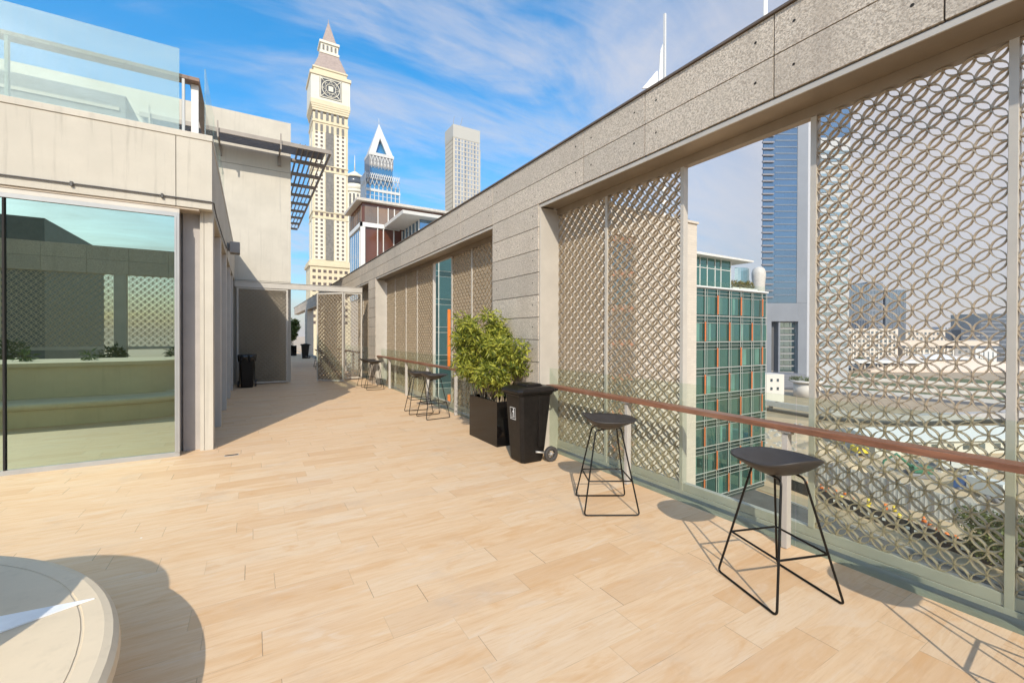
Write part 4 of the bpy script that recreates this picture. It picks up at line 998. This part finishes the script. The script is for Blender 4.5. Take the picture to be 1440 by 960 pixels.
MB().prism([(TB2.x+.4, TB2.y+.3), (TC.x, TC.y), (TC.x+5, TC.y+10), (TB2.x+5, TB2.y+8)], -26, 120).build('side_face', pbr('side_pale', (.40, .40, .39), .5), gr)
q = MB(); dd = (TC-TB2).normalized(); nn_ = Vector((dd.y, -dd.x))
for j in range(28):
    z = -14+j*4.6; a = TB2+dd*2+nn_*.1; b_ = TB2+dd*((TC-TB2).length-1)+nn_*.1
    q.prism([(a.x, a.y), (b_.x, b_.y), (b_.x-nn_.x*.3, b_.y-nn_.y*.3), (a.x-nn_.x*.3, a.y-nn_.y*.3)], z, z+2.0)
q.build('window_bands', facade('band_glass', (.24, .30, .31), (.6, .68, .7), .3), gr)
MB().tube([(265.4, 147.0, 120), (265.4, 147.0, 235)], [2.2, 1.0], 6).build('mast', WHITEPT, gr)
pm = thing('mast_tower', 'thin white mast rising above the granite wall against the sky', 'mast', (212, 178, GZ))
MB().tube([(212.6, 177.4, GZ), (212.6, 177.4, 150)], 1.6, 6).build('pylon', WHT, pm)
MB().box(212.1, 213.3, 176.8, 178.0, 150.01, 194).build('mast', WHT, pm)
MB().hexa([(209.6, 179.4, 150), (211.6, 177.8, 150), (211.6, 178.4, 150), (209.6, 180.0, 150)], [(210.6, 178.6, 172), (211.6, 177.8, 176), (211.6, 178.4, 176), (210.6, 179.2, 172)]).build('blade', pbr('mast_grey', (.5, .52, .54), .5), pm)
MB().hexa([(202, 184.8, 150), (209.4, 179.6, 150), (209.4, 180.4, 150), (202, 185.6, 150)], [(208.9, 180.0, 160), (209.4, 179.6, 160), (209.4, 180.4, 160), (208.9, 180.6, 160)]).build('fin', WHT, pm)

# ---- low things at the tower's feet
def bblock(name, label, cat, a, b_, depth, z0, z1, mat, group=None):
    t = thing(name, label, cat, (a[0], a[1], GZ), group)
    A_, B_ = Vector(a), Vector(b_); d = (B_-A_).normalized(); n_ = Vector((-d.y, d.x))
    if n_.dot(A_) < 0: n_ = -n_
    pts = [A_, B_, B_+n_*depth, A_+n_*depth]
    MB().prism([(p.x, p.y) for p in pts], z0, z1).build('wall', mat, t); t['_a'] = 0; del t['_a']
    return t, A_, d, -n_, (B_-A_).length
def fgrid(t, A_, d, n_, L, zs, cols, wfrac, h, mat, margin=1.5, out=.12, name='window'):
    rc = []
    W_ = (L-2*margin)/cols
    lst = [(k, z) for z in zs for k in range(cols)]
    for idx in range(0, len(lst), 1):
        k, z = lst[idx]; s0 = margin+W_*k+W_*(1-wfrac)/2; s1 = s0+W_*wfrac; p0 = A_+d*s0; p1 = A_+d*s1
        rc.append([(p.x, p.y) for p in (p0+n_*out, p1+n_*out, p1-n_*.05, p0-n_*.05)]+[z])
    for q_ in rc[:100]: MB().prism(q_[:4], q_[4], q_[4]+h).build(name, mat, t)
    if len(rc) > 100:
        b = MB()
        for q_ in rc[100:]: b.prism(q_[:4], q_[4], q_[4]+h)
        tag(b.build(name, mat, t), kind='stuff')
CITW = facade('city_window', (.07, .085, .09), (.5, .6, .66), .4); TAN = pbr('tan_stone', (.56, .49, .40), .8, var=.06, vscale=.05); OFFW = pbr('off_white', (.58, .54, .47), .7, var=.05, vscale=.05)
DKB = facade('dark_blue_glass', (.06, .075, .10), (.42, .50, .60), .4)
t, A_, d, n_, L = bblock('ribbed_base', 'dark ribbed podium at the foot of the blue-grey tower', 'building', (233, 126), (250, 116), 14, GZ, -19, pbr('rib_dark', (.17, .17, .18), .6))
for k in range(7):
    z = GZ+.6+k*.9; p0 = A_+n_*.15; p1 = A_+d*L+n_*.15; MB().prism([(p0.x, p0.y), (p1.x, p1.y), (p1.x-n_.x*.3, p1.y-n_.y*.3), (p0.x-n_.x*.3, p0.y-n_.y*.3)], z, z+.3).build('slat', ALU, t)
dr = thing('drum_planter', 'round pale drum with planting on top near the tower foot', 'planter', (214, 99, GZ))
MB().cyl((214, 99), 5.2, GZ, -19.5, 28).cyl((214, 99), 6.4, -19.49, -18.6, 28).build('drum', OFFW, dr)
q = MB(); rng = random.Random(8); foliage(q, [((214+rng.uniform(-5, 5), 99+rng.uniform(-5, 5), -18), (1.2, 1.2, .9)) for k in range(14)], 500, .9, .2, rng); tag(q.build('plants', GRASS, dr), kind='stuff')
t, A_, d, n_, L = bblock('white_house', 'small white flat-roofed house left of the tower foot', 'building', (181, 99.5), (189, 96), 8, GZ, -14.5, OFFW); fgrid(t, A_, d, n_, L, [-21, -17.5], 2, .35, 1.2, CITW)
# ---- skyline behind the big lattice
t, A_, d, n_, L = bblock('blue_tower', 'wide blue glass tower low on the skyline behind the lattice', 'tower', (706, 276), (732, 261), 20, GZ, 73, DKB)
for k in range(8): p0 = A_+d*(1.5+k*3.6)+n_*.3; MB().prism([(p0.x, p0.y), (p0.x+d.x*.5, p0.y+d.y*.5), (p0.x+d.x*.5-n_.x, p0.y+d.y*.5-n_.y), (p0.x-n_.x, p0.y-n_.y)], GZ, 73).build('fin', ALU, t)
t, A_, d, n_, L = bblock('pale_blue_tower', 'paler stepped glass tower right behind the wide blue one', 'tower', (734, 262), (751, 252), 20, GZ, 76, ALU); fgrid(t, A_, d, n_, L, [10+7*k for k in range(9)], 4, .7, 4.5, DKB)
t, A_, d, n_, L = bblock('slim_blue_tower', 'slimmer blue tower to the right of the pale stepped one', 'tower', (753, 250), (777, 235), 20, GZ, 65, DKB); 
for k in range(6): p0 = A_+d*(1+k*4.8)+n_*.3; MB().prism([(p0.x, p0.y), (p0.x+d.x*.6, p0.y+d.y*.6), (p0.x+d.x*.6-n_.x, p0.y+d.y*.6-n_.y), (p0.x-n_.x, p0.y-n_.y)], GZ, 65).build('fin', ALU, t)
t, A_, d, n_, L = bblock('cream_apartments', 'cream apartment row with vertical white fins, left of the low pavilion', 'building', (494, 205), (549, 172), 25, GZ, 8.4, TAN); fgrid(t, A_, d, n_, L, [-22+4.2*k for k in range(7)], 14, .55, 2.6, CITW)
for k in range(8): p0 = A_+d*(2+k*8.4)+n_*.8; MB().prism([(p0.x, p0.y), (p0.x+d.x*1.2, p0.y+d.y*1.2), (p0.x+d.x*1.2-n_.x, p0.y+d.y*1.2-n_.y), (p0.x-n_.x, p0.y-n_.y)], GZ, 7).build('fin', OFFW, t)
t, A_, d, n_, L = bblock('colonnade_hall', 'white colonnaded hall with overhanging flat roof behind the pavilion', 'building', (553, 169.5), (597, 143.5), 25, GZ, -10.5, TAN); fgrid(t, A_, d, n_, L, [-24, -19.5, -15], 12, .6, 3.2, CITW)
for k in range(9): p0 = A_+d*(1+k*6)+n_*1; MB().prism([(p0.x, p0.y), (p0.x+d.x*1.5, p0.y+d.y*1.5), (p0.x+d.x*1.5-n_.x, p0.y+d.y*1.5-n_.y), (p0.x-n_.x, p0.y-n_.y)], GZ, -10.6).build('column', OFFW, t)
a = Vector((546, 172)); b_ = Vector((631, 122)); dd = (b_-a).normalized(); nn_ = Vector((-dd.y, dd.x)); nn_ = nn_ if nn_.dot(a) > 0 else -nn_; a -= nn_*3; b_ -= nn_*3
MB().prism([(p.x, p.y) for p in (a, b_, b_+nn_*24, a+nn_*24)], -8.2, -3.4).build('roof', pbr('roof_sand', (.60, .50, .40), .7), t)
t, A_, d, n_, L = bblock('grey_hall', 'grey blank hall between the colonnade and the white cube', 'building', (598, 143), (611, 135), 20, GZ, -8.3, pbr('hall_grey', (.30, .29, .28), .7)); fgrid(t, A_, d, n_, L, [-22, -16], 2, .4, 3, CITW)
t, A_, d, n_, L = bblock('white_cube', 'white cube building with slit windows at the end of the hall', 'building', (608, 131), (627, 120.5), 14, GZ, -11, WHT); fgrid(t, A_, d, n_, L, [-24], 4, .22, 10, CITW)
t, A_, d, n_, L = bblock('tan_slab', 'tan slab building rising behind the colonnaded hall', 'building', (608, 184), (645, 162), 18, GZ, 8.4, TAN); fgrid(t, A_, d, n_, L, [-3, 2.5], 9, .5, 2.6, CITW)
t, A_, d, n_, L = bblock('dark_block', 'dark banded office block at the right edge of the skyline', 'building', (675, 143), (742, 104), 30, GZ, 25.5, DKB); fgrid(t, A_, d, n_, L, [-22+4.6*k for k in range(10)], 1, .98, 1.2, ALU, name='band')
t, A_, d, n_, L = bblock('low_dark_block', 'lower dark block in front of the banded one', 'building', (655, 152), (675, 141), 20, GZ, 8, DKB); fgrid(t, A_, d, n_, L, [-22+4.6*k for k in range(6)], 1, .98, 1.2, GREYM, name='band')
rng = random.Random(12); HAZY = pbr('far_grey', (.36, .37, .40), .8)
for k, (a, b_, z, lb_) in enumerate([((1180, 342), (1225, 312), 12, 'left'), ((1232, 312), (1275, 285), 20, 'middle'), ((1285, 280), (1340, 248), 10, 'right'), ((1010, 446), (1060, 415), 8, 'tower-side')]):
    t, A_, d, n_, L = bblock('far_block', {'left': 'faint grey far block over the tan slab roof', 'middle': 'tallest faint grey far block on the horizon', 'right': 'faint grey far block beside the dark banded office', 'tower-side': 'faint grey far block just right of the blue-grey tower'}[lb_], 'building', a, b_, 30, GZ, z, HAZY, 'faint far blocks'); fgrid(t, A_, d, n_, L, [z-5-6*k for k in range(3)], 7, .5, 3, DKB)
# ---- pavilion, terraces, canopies
t = thing('canopy_roof', 'long white flat canopy in front of the apartment row', 'canopy', (400, 145, GZ))
MB().prism([(367, 165), (440, 122), (447, 134), (374, 177)], -19.5, -17.2).build('roof', WHT, t)
for k in range(9): MB().cyl((370+k*8.6, 167-k*5.1), .5, GZ, -19.51, 8).build('column', OFFW, t)
t = thing('pavilion', 'low beige tent-like pavilion with a white peak', 'pavilion', (470, 108, GZ))
MB().hexa([(404, 142, -25), (520, 73, -25), (545, 118, -25), (430, 190, -25)], [(452, 132, -14.6), (487, 111, -14.6), (490, 118, -14.6), (457, 139, -14.6)]).build('roof', pbr('pavilion_beige', (.60, .50, .40), .8, var=.06, vscale=.05), t)
MB().hexa([(450, 124, -17), (482, 105, -17), (487, 118, -14.2), (458, 136, -14.2)], [(465, 122, -13.2), (468, 120, -13.2), (470, 124, -13.0), (467, 126, -13.0)]).build('peak', WHT, t)
MB().prism([(402, 142), (521, 71), (521.5, 74), (404, 145)], GZ, -24.6).build('edge', pbr('edge_pink', (.62, .50, .40), .8), t)
def strip(name, mat, pts, z, lb=None, cat=None):
    o = MB().add([(x, y, z) for x, y in pts], [tuple(range(len(pts)))]).build(name, mat); tag(o, kind='structure'); return o
strip('plaza', PAVE, [(150, 85), (170, 15), (560, 30), (620, 110), (540, 190), (300, 240)], GZ+.02)
strip('lawn_terrace', GRASS, [(330, 152), (362, 48), (394, 52), (385, 140)], GZ+.06)
strip('lawn_terrace', GRASS, [(290, 132), (318, 44), (334, 47), (308, 135)], GZ+.06)
strip('lawn_terrace', GRASS, [(255, 118), (277, 42), (289, 44), (268, 120)], GZ+.06)
for k, (a, b_) in enumerate([((318, 140), (348, 46)), ((272, 122), (296, 43)), ((244, 112), (262, 42))]):
    tag(MB().wallbox(a, b_, 1.2, GZ, GZ+1.6).build('terrace_wall_low', OFFW), ['pale retaining wall farthest from the camera, below the pavilion', 'pale retaining wall between the lawn terraces', 'pale retaining wall nearest the long white shed'][k], 'wall', 'retaining walls of the lawn terraces')
strip('access_road', ASPH, [(225, 150), (250, 40), (258, 40), (300, 170), (420, 240), (415, 250), (290, 180)], GZ+.05)
t = thing('long_shed', 'long low white shed across the construction site', 'shed', (140, 40, GZ))
SA, SB = Vector((123, 42.5)), Vector((176, 16)); sd_ = (SB-SA).normalized(); sn = Vector((-sd_.y, sd_.x))
def shp(a, o): p = SA+sd_*a+sn*o; return (p.x, p.y)
LS = (SB-SA).length
MB().prism([shp(0, 0), shp(LS, 0), shp(LS, 12), shp(0, 12)], GZ, GZ+3.2).build('wall', OFFW, t)
MB().hexa([(*shp(-1, -1), GZ+3.21), (*shp(LS, -1), GZ+3.21), (*shp(LS, 13), GZ+3.21), (*shp(-1, 13), GZ+3.21)], [(*shp(-1, -1), GZ+3.5), (*shp(LS, -1), GZ+3.5), (*shp(LS, 6), GZ+5.2), (*shp(-1, 6), GZ+5.2)]).build('roof', WHITEPT, t)
for k in range(14):
    MB().prism([shp(2+k*4, -.12), shp(3.6+k*4, -.12), shp(3.6+k*4, .05), shp(2+k*4, .05)], GZ+1.1, GZ+2.4).build('window', CITW, t)
t = thing('flyover', 'low concrete flyover curving behind the white shed', 'bridge', (150, 70, GZ))
fp2 = [(172, 130), (160, 88), (158, 66), (170, 48), (205, 34), (260, 24)]
for a, b_ in zip(fp2[:-1], fp2[1:]):
    A2, B2 = Vector(a), Vector(b_); n2 = (B2-A2).normalized(); n2 = Vector((-n2.y, n2.x))
    MB().prism([(p.x, p.y) for p in (A2, B2, B2+n2*7, A2+n2*7)], GZ+2.2, GZ+3.1).wallbox(a, b_, .25, GZ+3.11, GZ+3.9).build('deck', CONC, t)
    MB().cyl(((A2+n2*3.5).x, (A2+n2*3.5).y), .7, GZ, GZ+2.19, 10).build('column', CONC, t)
# hoardings
t = thing('grey_hoarding', 'tall pale grey panel hoarding across the sandy site', 'fence', (90, 30, GZ))
HO = pbr('hoarding_grey', (.60, .585, .56), .6, var=.08, vscale=1.5); HP = pbr('hoarding_post', (.22, .21, .22), .6)
A_ = Vector((93.2, 44)); B_ = Vector((86.0, 9.0)); L = (B_-A_).length; d = (B_-A_)/L; npan = 12
for k in range(npan):
    a = A_+d*(L*k/npan+.12); b_ = A_+d*(L*(k+1)/npan-.12); MB().wallbox(a, b_, .08, GZ, GZ+3.9).build('panel', HO, t)
    p = A_+d*(L*k/npan); MB().box(p.x-.12, p.x+.12, p.y-.1, p.y+.1, GZ, GZ+4.1).build('post', HP, t)
q = MB()
for k in range(60):
    p = A_+d*(L*(k+.5)/60); q.box(p.x-.05, p.x-.015, p.y-.04, p.y+.04, GZ+.1, GZ+3.8)
q.build('corrugation', HO, t)
t = thing('black_hoarding', 'low black hoarding with white marks along the road', 'fence', (79, 25, GZ))
BH = pbr('hoarding_black', (.03, .03, .032), .5)
pts = [(83.5, 44), (80.6, 33), (75.2, 11.5), (74.0, 6)]
for k in range(3): MB().wallbox(pts[k], pts[k+1], .1, GZ, GZ+1.9).build('panel', BH, t)
q = MB(); rng = random.Random(6)
for k in range(22):
    s_ = k/22; a = Vector(pts[1])*(1-s_)+Vector(pts[2])*s_; q.box(a.x-.22, a.x-.18, a.y-.25, a.y+.25*rng.random(), GZ+.8, GZ+.8+rng.uniform(.15, .5))
q.build('white_marks', WHITEPT, t)
strip('road', ASPH, [(79, 60), (76, 36), (70.5, 11), (66, -12), (44, -12), (50, 14), (56, 42), (60, 60)], GZ+.06)
strip('pavement', PAVE, [(82.6, 60), (79.6, 34), (74.3, 11), (70, -12), (66.6, -12), (71.2, 11), (76.6, 36), (79.6, 60)], GZ+.12)
for k in range(9):
    y0_ = 4+k*4.4; xx = 59.5+.16*(y0_-4)
    strip('lane_marking', WHITEPT, [(xx, y0_), (xx+.16, y0_), (xx+.5, y0_+2), (xx+.34, y0_+2)], GZ+.075)
tag(MB().wallbox((70.2, 9), (76.4, 38), .25, GZ+.06, GZ+.32).build('kerb', CONC), 'pale kerb between the road and the black hoarding', 'kerb')
# barriers, cones, vehicles on the site
ORG_ = pbr('barrier_orange', (.85, .22, .04), .5); REDB = pbr('barrier_red', (.7, .06, .04), .5); YLB = pbr('barrier_yellow', (.8, .6, .05), .5)
rng = random.Random(77)
places = ['left-hand group beside the open gap', 'middle of the sandy strip', 'right-hand end of the sandy strip']
cols_ = [('orange', ORG_), ('red', REDB), ('yellow', YLB)]
protos = {}
for k in range(26):
    s_ = (k+rng.random()*.8)/26; base_ = Vector((91.5, 41))*(1-s_)+Vector((84.5, 10))*s_+Vector((rng.uniform(-6, -1.2), 0))
    cn_, cm_ = cols_[0] if rng.random() < .6 else rng.choice(cols_)
    if cn_ not in protos:
        t = thing('traffic_barrel', 'x', 'barrel', (0, 0, 0)); MB().cyl((0, 0), .32, .08, .95, 12, .22).build('drum', cm_, t, local=True); MB().box(-.4, .4, -.4, .4, 0, .079).cyl((0, 0), .285, .5, .65, 12, .27).build('base', HP, t, local=True); protos[cn_] = t; o = t
    else: o = copy_tree(protos[cn_])
    o.location = (base_.x, base_.y, GZ)
    tag(o, 'small %s barrel on the sandy strip between the grey and black hoardings' % cn_, 'barrel', '%s barrels on the sandy strip' % cn_)
def excavator(loc, rz, body, label):
    t = thing('excavator', label, 'excavator', loc, None, rz)
    MB().box(-2, 2, -1.5, -.9, 0, .9).box(-2, 2, .9, 1.5, 0, .9).build('track', HP, t, local=True, bevel=.2)
    MB().box(-1.8, 1.2, -1.2, 1.2, .95, 2.2).build('body', body, t, local=True, bevel=.1); MB().box(.0, 1.3, -1.2, -.1, 2.2, 3.1).build('cab', CITW, t, local=True, bevel=.08)
    MB().tube([(1.2, .3, 1.8), (3.6, .3, 4.2), (5.6, .3, 2.6), (5.9, .3, 1.2)], [.3, .25, .2, .15], 6).build('arm', body, t, local=True); MB().hexa([(5.4, -.1, .2), (6.4, -.1, .2), (6.4, .7, .2), (5.4, .7, .2)], [(5.5, -.1, 1.2), (6.1, -.1, 1.2), (6.1, .7, 1.2), (5.5, .7, 1.2)]).build('bucket', HP, t, local=True)
GRM = pbr('machine_green', (.04, .17, .10), .5)
excavator((119.9, 44.5, GZ), .8, YLB, 'small yellow-green excavator left on the sand, just right of the open gap')
excavator((112, 31.7, GZ), 2.2, GRM, 'green excavator beside the middle of the grey hoarding')
def truck(loc, rz, label, cab):
    t = thing('truck', label, 'truck', loc, None, rz)
    MB().box(-3.4, 1.6, -1.2, 1.2, 1.0, 3.4).build('cargo_box', WHITEPT, t, local=True, bevel=.05); MB().box(1.8, 3.6, -1.15, 1.15, .6, 2.8).build('cab', cab, t, local=True, bevel=.15)
    MB().box(3.0, 3.62, -1.0, 1.0, 1.7, 2.5).build('windscreen', CITW, t, local=True)
    for xx in (-2.4, -1.4, 2.6):
        for yy in (-1.1, 1.1):
            MB().tube([(xx, yy-.15, .5), (xx, yy+.15, .5)], .5, 14).build('wheel', HP, t, local=True)
truck((123, 28.3, GZ), 1.9, 'white box truck parked on the sand at the right', WHITEPT)
truck((107, 22, GZ), 1.2, 'blue-cabbed truck nearer the hoarding at the right', pbr('cab_blue', (.06, .16, .4), .4))
# heaps and rubble on the site
q = MB(); rng = random.Random(31)
for _ in range(420):
    x, y = rng.uniform(96, 145), rng.uniform(14, 70); s_ = rng.uniform(.15, .9); 
    q.hexa([(x-s_, y-s_, GZ), (x+s_, y-s_*.7, GZ), (x+s_*.8, y+s_, GZ), (x-s_*.7, y+s_, GZ)], [(x-s_*.4, y-s_*.4, GZ+s_*.7), (x+s_*.5, y-s_*.3, GZ+s_*.5), (x+s_*.3, y+s_*.4, GZ+s_*.8), (x-s_*.3, y+s_*.4, GZ+s_*.6)])
tag(q.build('rubble', pbr('rubble_grey', (.40, .36, .31), .9, var=.35, vscale=.6)), 'scattered rubble over the construction sand', 'rubble', kind='stuff')
for k in range(7):
    x, y = [(104, 40), (110, 24), (130, 60), (137, 34), (118, 52), (101, 16), (128, 20)][k]
    b = MB(); n = 16; rg = []
    for r_, z in ((3.2+k % 3, 0), (2.1+.6*(k % 3), .9), (.9, 1.8), (.15, 2.1)):
        rg.append([(x+r_*math.cos(2*math.pi*i/n)*(1+.2*math.sin(3*i+k)), y+r_*math.sin(2*math.pi*i/n)*(1+.2*math.cos(2*i+k)), GZ+z) for i in range(n)])
    b.add([p for r_ in rg for p in r_], [(n*j+i, n*j+(i+1) % n, n*j+n+(i+1) % n, n*j+n+i) for j in range(3) for i in range(n)], smooth=True)
    tag(b.build('sand_heap', SAND), 'low sand heap on the construction site', 'heap', 'sand heaps on the site')
# ---- trees
def tree(name, label, loc, h, cr, nleaf, mat, seed, group=None, ln=.5, wd=.12):
    rng = random.Random(seed); t = thing(name, label, 'tree', loc, group); x, y, z = loc
    b = MB().tube([(x, y, z), (x+.1, y, z+h*.3), (x, y+.1, z+h*.55)], [h*.035, h*.028, h*.018], 8); cl_ = []
    for k in range(11):
        a = rng.uniform(0, 6.28); r_ = cr*rng.uniform(.3, .8); e = Vector((x+r_*math.cos(a), y+r_*math.sin(a), z+h*rng.uniform(.5, .95)))
        b.tube([(x, y, z+h*rng.uniform(.3, .5)), e*.6+Vector((x, y, z+h*.6))*.4, e], [h*.016, h*.01, h*.004], 5); cl_.append((e, (cr*.38, cr*.38, cr*.30)))
    b.build('trunk', pbr('tree_bark', (.22, .17, .11), .9, var=.3), t)
    lf = MB(); foliage(lf, cl_, nleaf, ln, wd, rng); lf.build('crown', mat, t); return t
TL = leaf_mat('tree_leaf', (.05, .075, .02), (.17, .19, .05), .3)
tree('broad_tree', 'olive green tree beside the road, low behind the lattice at the right', (71.5, 12.5, GZ), 7, 4.2, 3600, TL, 1)
tree('broad_tree', 'smaller green tree farther right along the road', (68.5, 7.5, GZ), 6, 3.4, 2200, TL, 14)
def palm(label, loc, h, seed):
    rng = random.Random(seed); t = thing('palm_tree', label, 'tree', loc); x, y, z = loc
    MB().tube([(x, y, z), (x+.1, y, z+h*.5), (x, y+.1, z+h)], [.32, .26, .24], 8).build('trunk', pbr('palm_bark', (.25, .19, .12), .9, var=.3), t)
    b = MB()
    for k in range(34):
        a = rng.uniform(0, 6.28); up = rng.uniform(-.2, 1.3); L_ = rng.uniform(2.6, 3.6); pts = []
        for i in range(7):
            s_ = i/6*L_; pts.append(Vector((x+math.cos(a)*s_*math.cos(up*.5), y+math.sin(a)*s_*math.cos(up*.5), z+h+s_*math.sin(up)*.8-.16*s_*s_)))
        side = Vector((-math.sin(a), math.cos(a), 0))
        for i in range(6):
            for m_ in range(3):
                p = pts[i].lerp(pts[i+1], m_/3); d_ = (pts[i+1]-pts[i]).normalized(); w_ = .62*(1-abs(i-2.4)/5)
                for s2 in (-1, 1): b.add([p, p+side*s2*w_+d_*.25-Vector((0, 0, .18)), p+d_*.09], [(0, 1, 2)])
    b.build('fronds', leaf_mat('palm_frond', (.10, .12, .04), (.28, .27, .12), .25), t)
palm('pale green palm standing below the open gap', (84.5, 42.6, GZ), 3.0, 3)
palm('second palm behind the green glass block corner', (84, 47.5, GZ), 4.5, 5)
rng = random.Random(55)
for k in range(16):
    s_ = rng.random(); x, y = 400+s_*110+rng.uniform(-5, 5), 170-s_*70+rng.uniform(-8, 8)
    if k < 7: x, y = 605+rng.uniform(0, 50), 112-rng.uniform(0, 28)
    tree('plaza_tree', 'dark tree in the planting by the white cube' if k < 7 else 'round green tree on the plaza around the white canopy', (x, y, GZ), rng.uniform(7, 10), rng.uniform(3.5, 5.5), 260, TL, 100+k, 'dark trees by the white cube' if k < 7 else 'trees around the canopy', 1.6, .5)
# parked cars on the access road
CARC = [('white', (.7, .7, .7)), ('red', (.5, .04, .03)), ('grey', (.25, .26, .28)), ('black', (.03, .03, .03))]
cars = {}
for k in range(18):
    cn_, cc = CARC[k % 4]
    if cn_ not in cars:
        t = thing('parked_car', 'x', 'car'); MB().hexa([(-2.2, -.9, .35), (2.2, -.9, .35), (2.2, .9, .35), (-2.2, .9, .35)], [(-2.1, -.85, .95), (2.1, -.85, .85), (2.1, .85, .85), (-2.1, .85, .95)]).build('body', pbr('car_'+cn_, cc, .3), t, local=True, bevel=.1)
        MB().hexa([(-1.6, -.8, .96), (1.0, -.8, .96), (1.0, .8, .96), (-1.6, .8, .96)], [(-1.2, -.68, 1.45), (.4, -.68, 1.45), (.4, .68, 1.45), (-1.2, .68, 1.45)]).build('cabin', CITW, t, local=True, bevel=.08)
        for xx in (-1.35, 1.35):
            for yy in (-.85, .85): MB().tube([(xx, yy-.1, .33), (xx, yy+.1, .33)], .33, 12).build('wheel', HP, t, local=True)
        cars[cn_] = t; o = t
    else: o = copy_tree(cars[cn_])
    s_ = k/18; o.location = (300+s_*110, 178+s_*60+(k % 3)*5, GZ+.06); o.rotation_euler = (0, 0, R(28+90*(k % 2)))
    tag(o, '%s car parked on the far access road beyond the canopy' % cn_, 'car', '%s cars on the far access road' % cn_)

# ---- thin air haze
hzb = MB().box(-1400, 1800, -900, 1600, GZ-1, 330).build('haze', None)
hm = bpy.data.materials.new('thin_haze'); hm.use_nodes = True; nt = hm.node_tree; nt.nodes.clear()
vp = nt.nodes.new('ShaderNodeVolumePrincipled'); vp.inputs['Color'].default_value = (.86, .88, .92, 1); vp.inputs['Density'].default_value = .00020; vp.inputs['Anisotropy'].default_value = .2
oo = nt.nodes.new('ShaderNodeOutputMaterial'); nt.links.new(vp.outputs[0], oo.inputs['Volume'])
hzb.data.materials.clear(); hzb.data.materials.append(hm); hzb['kind'] = 'stuff'
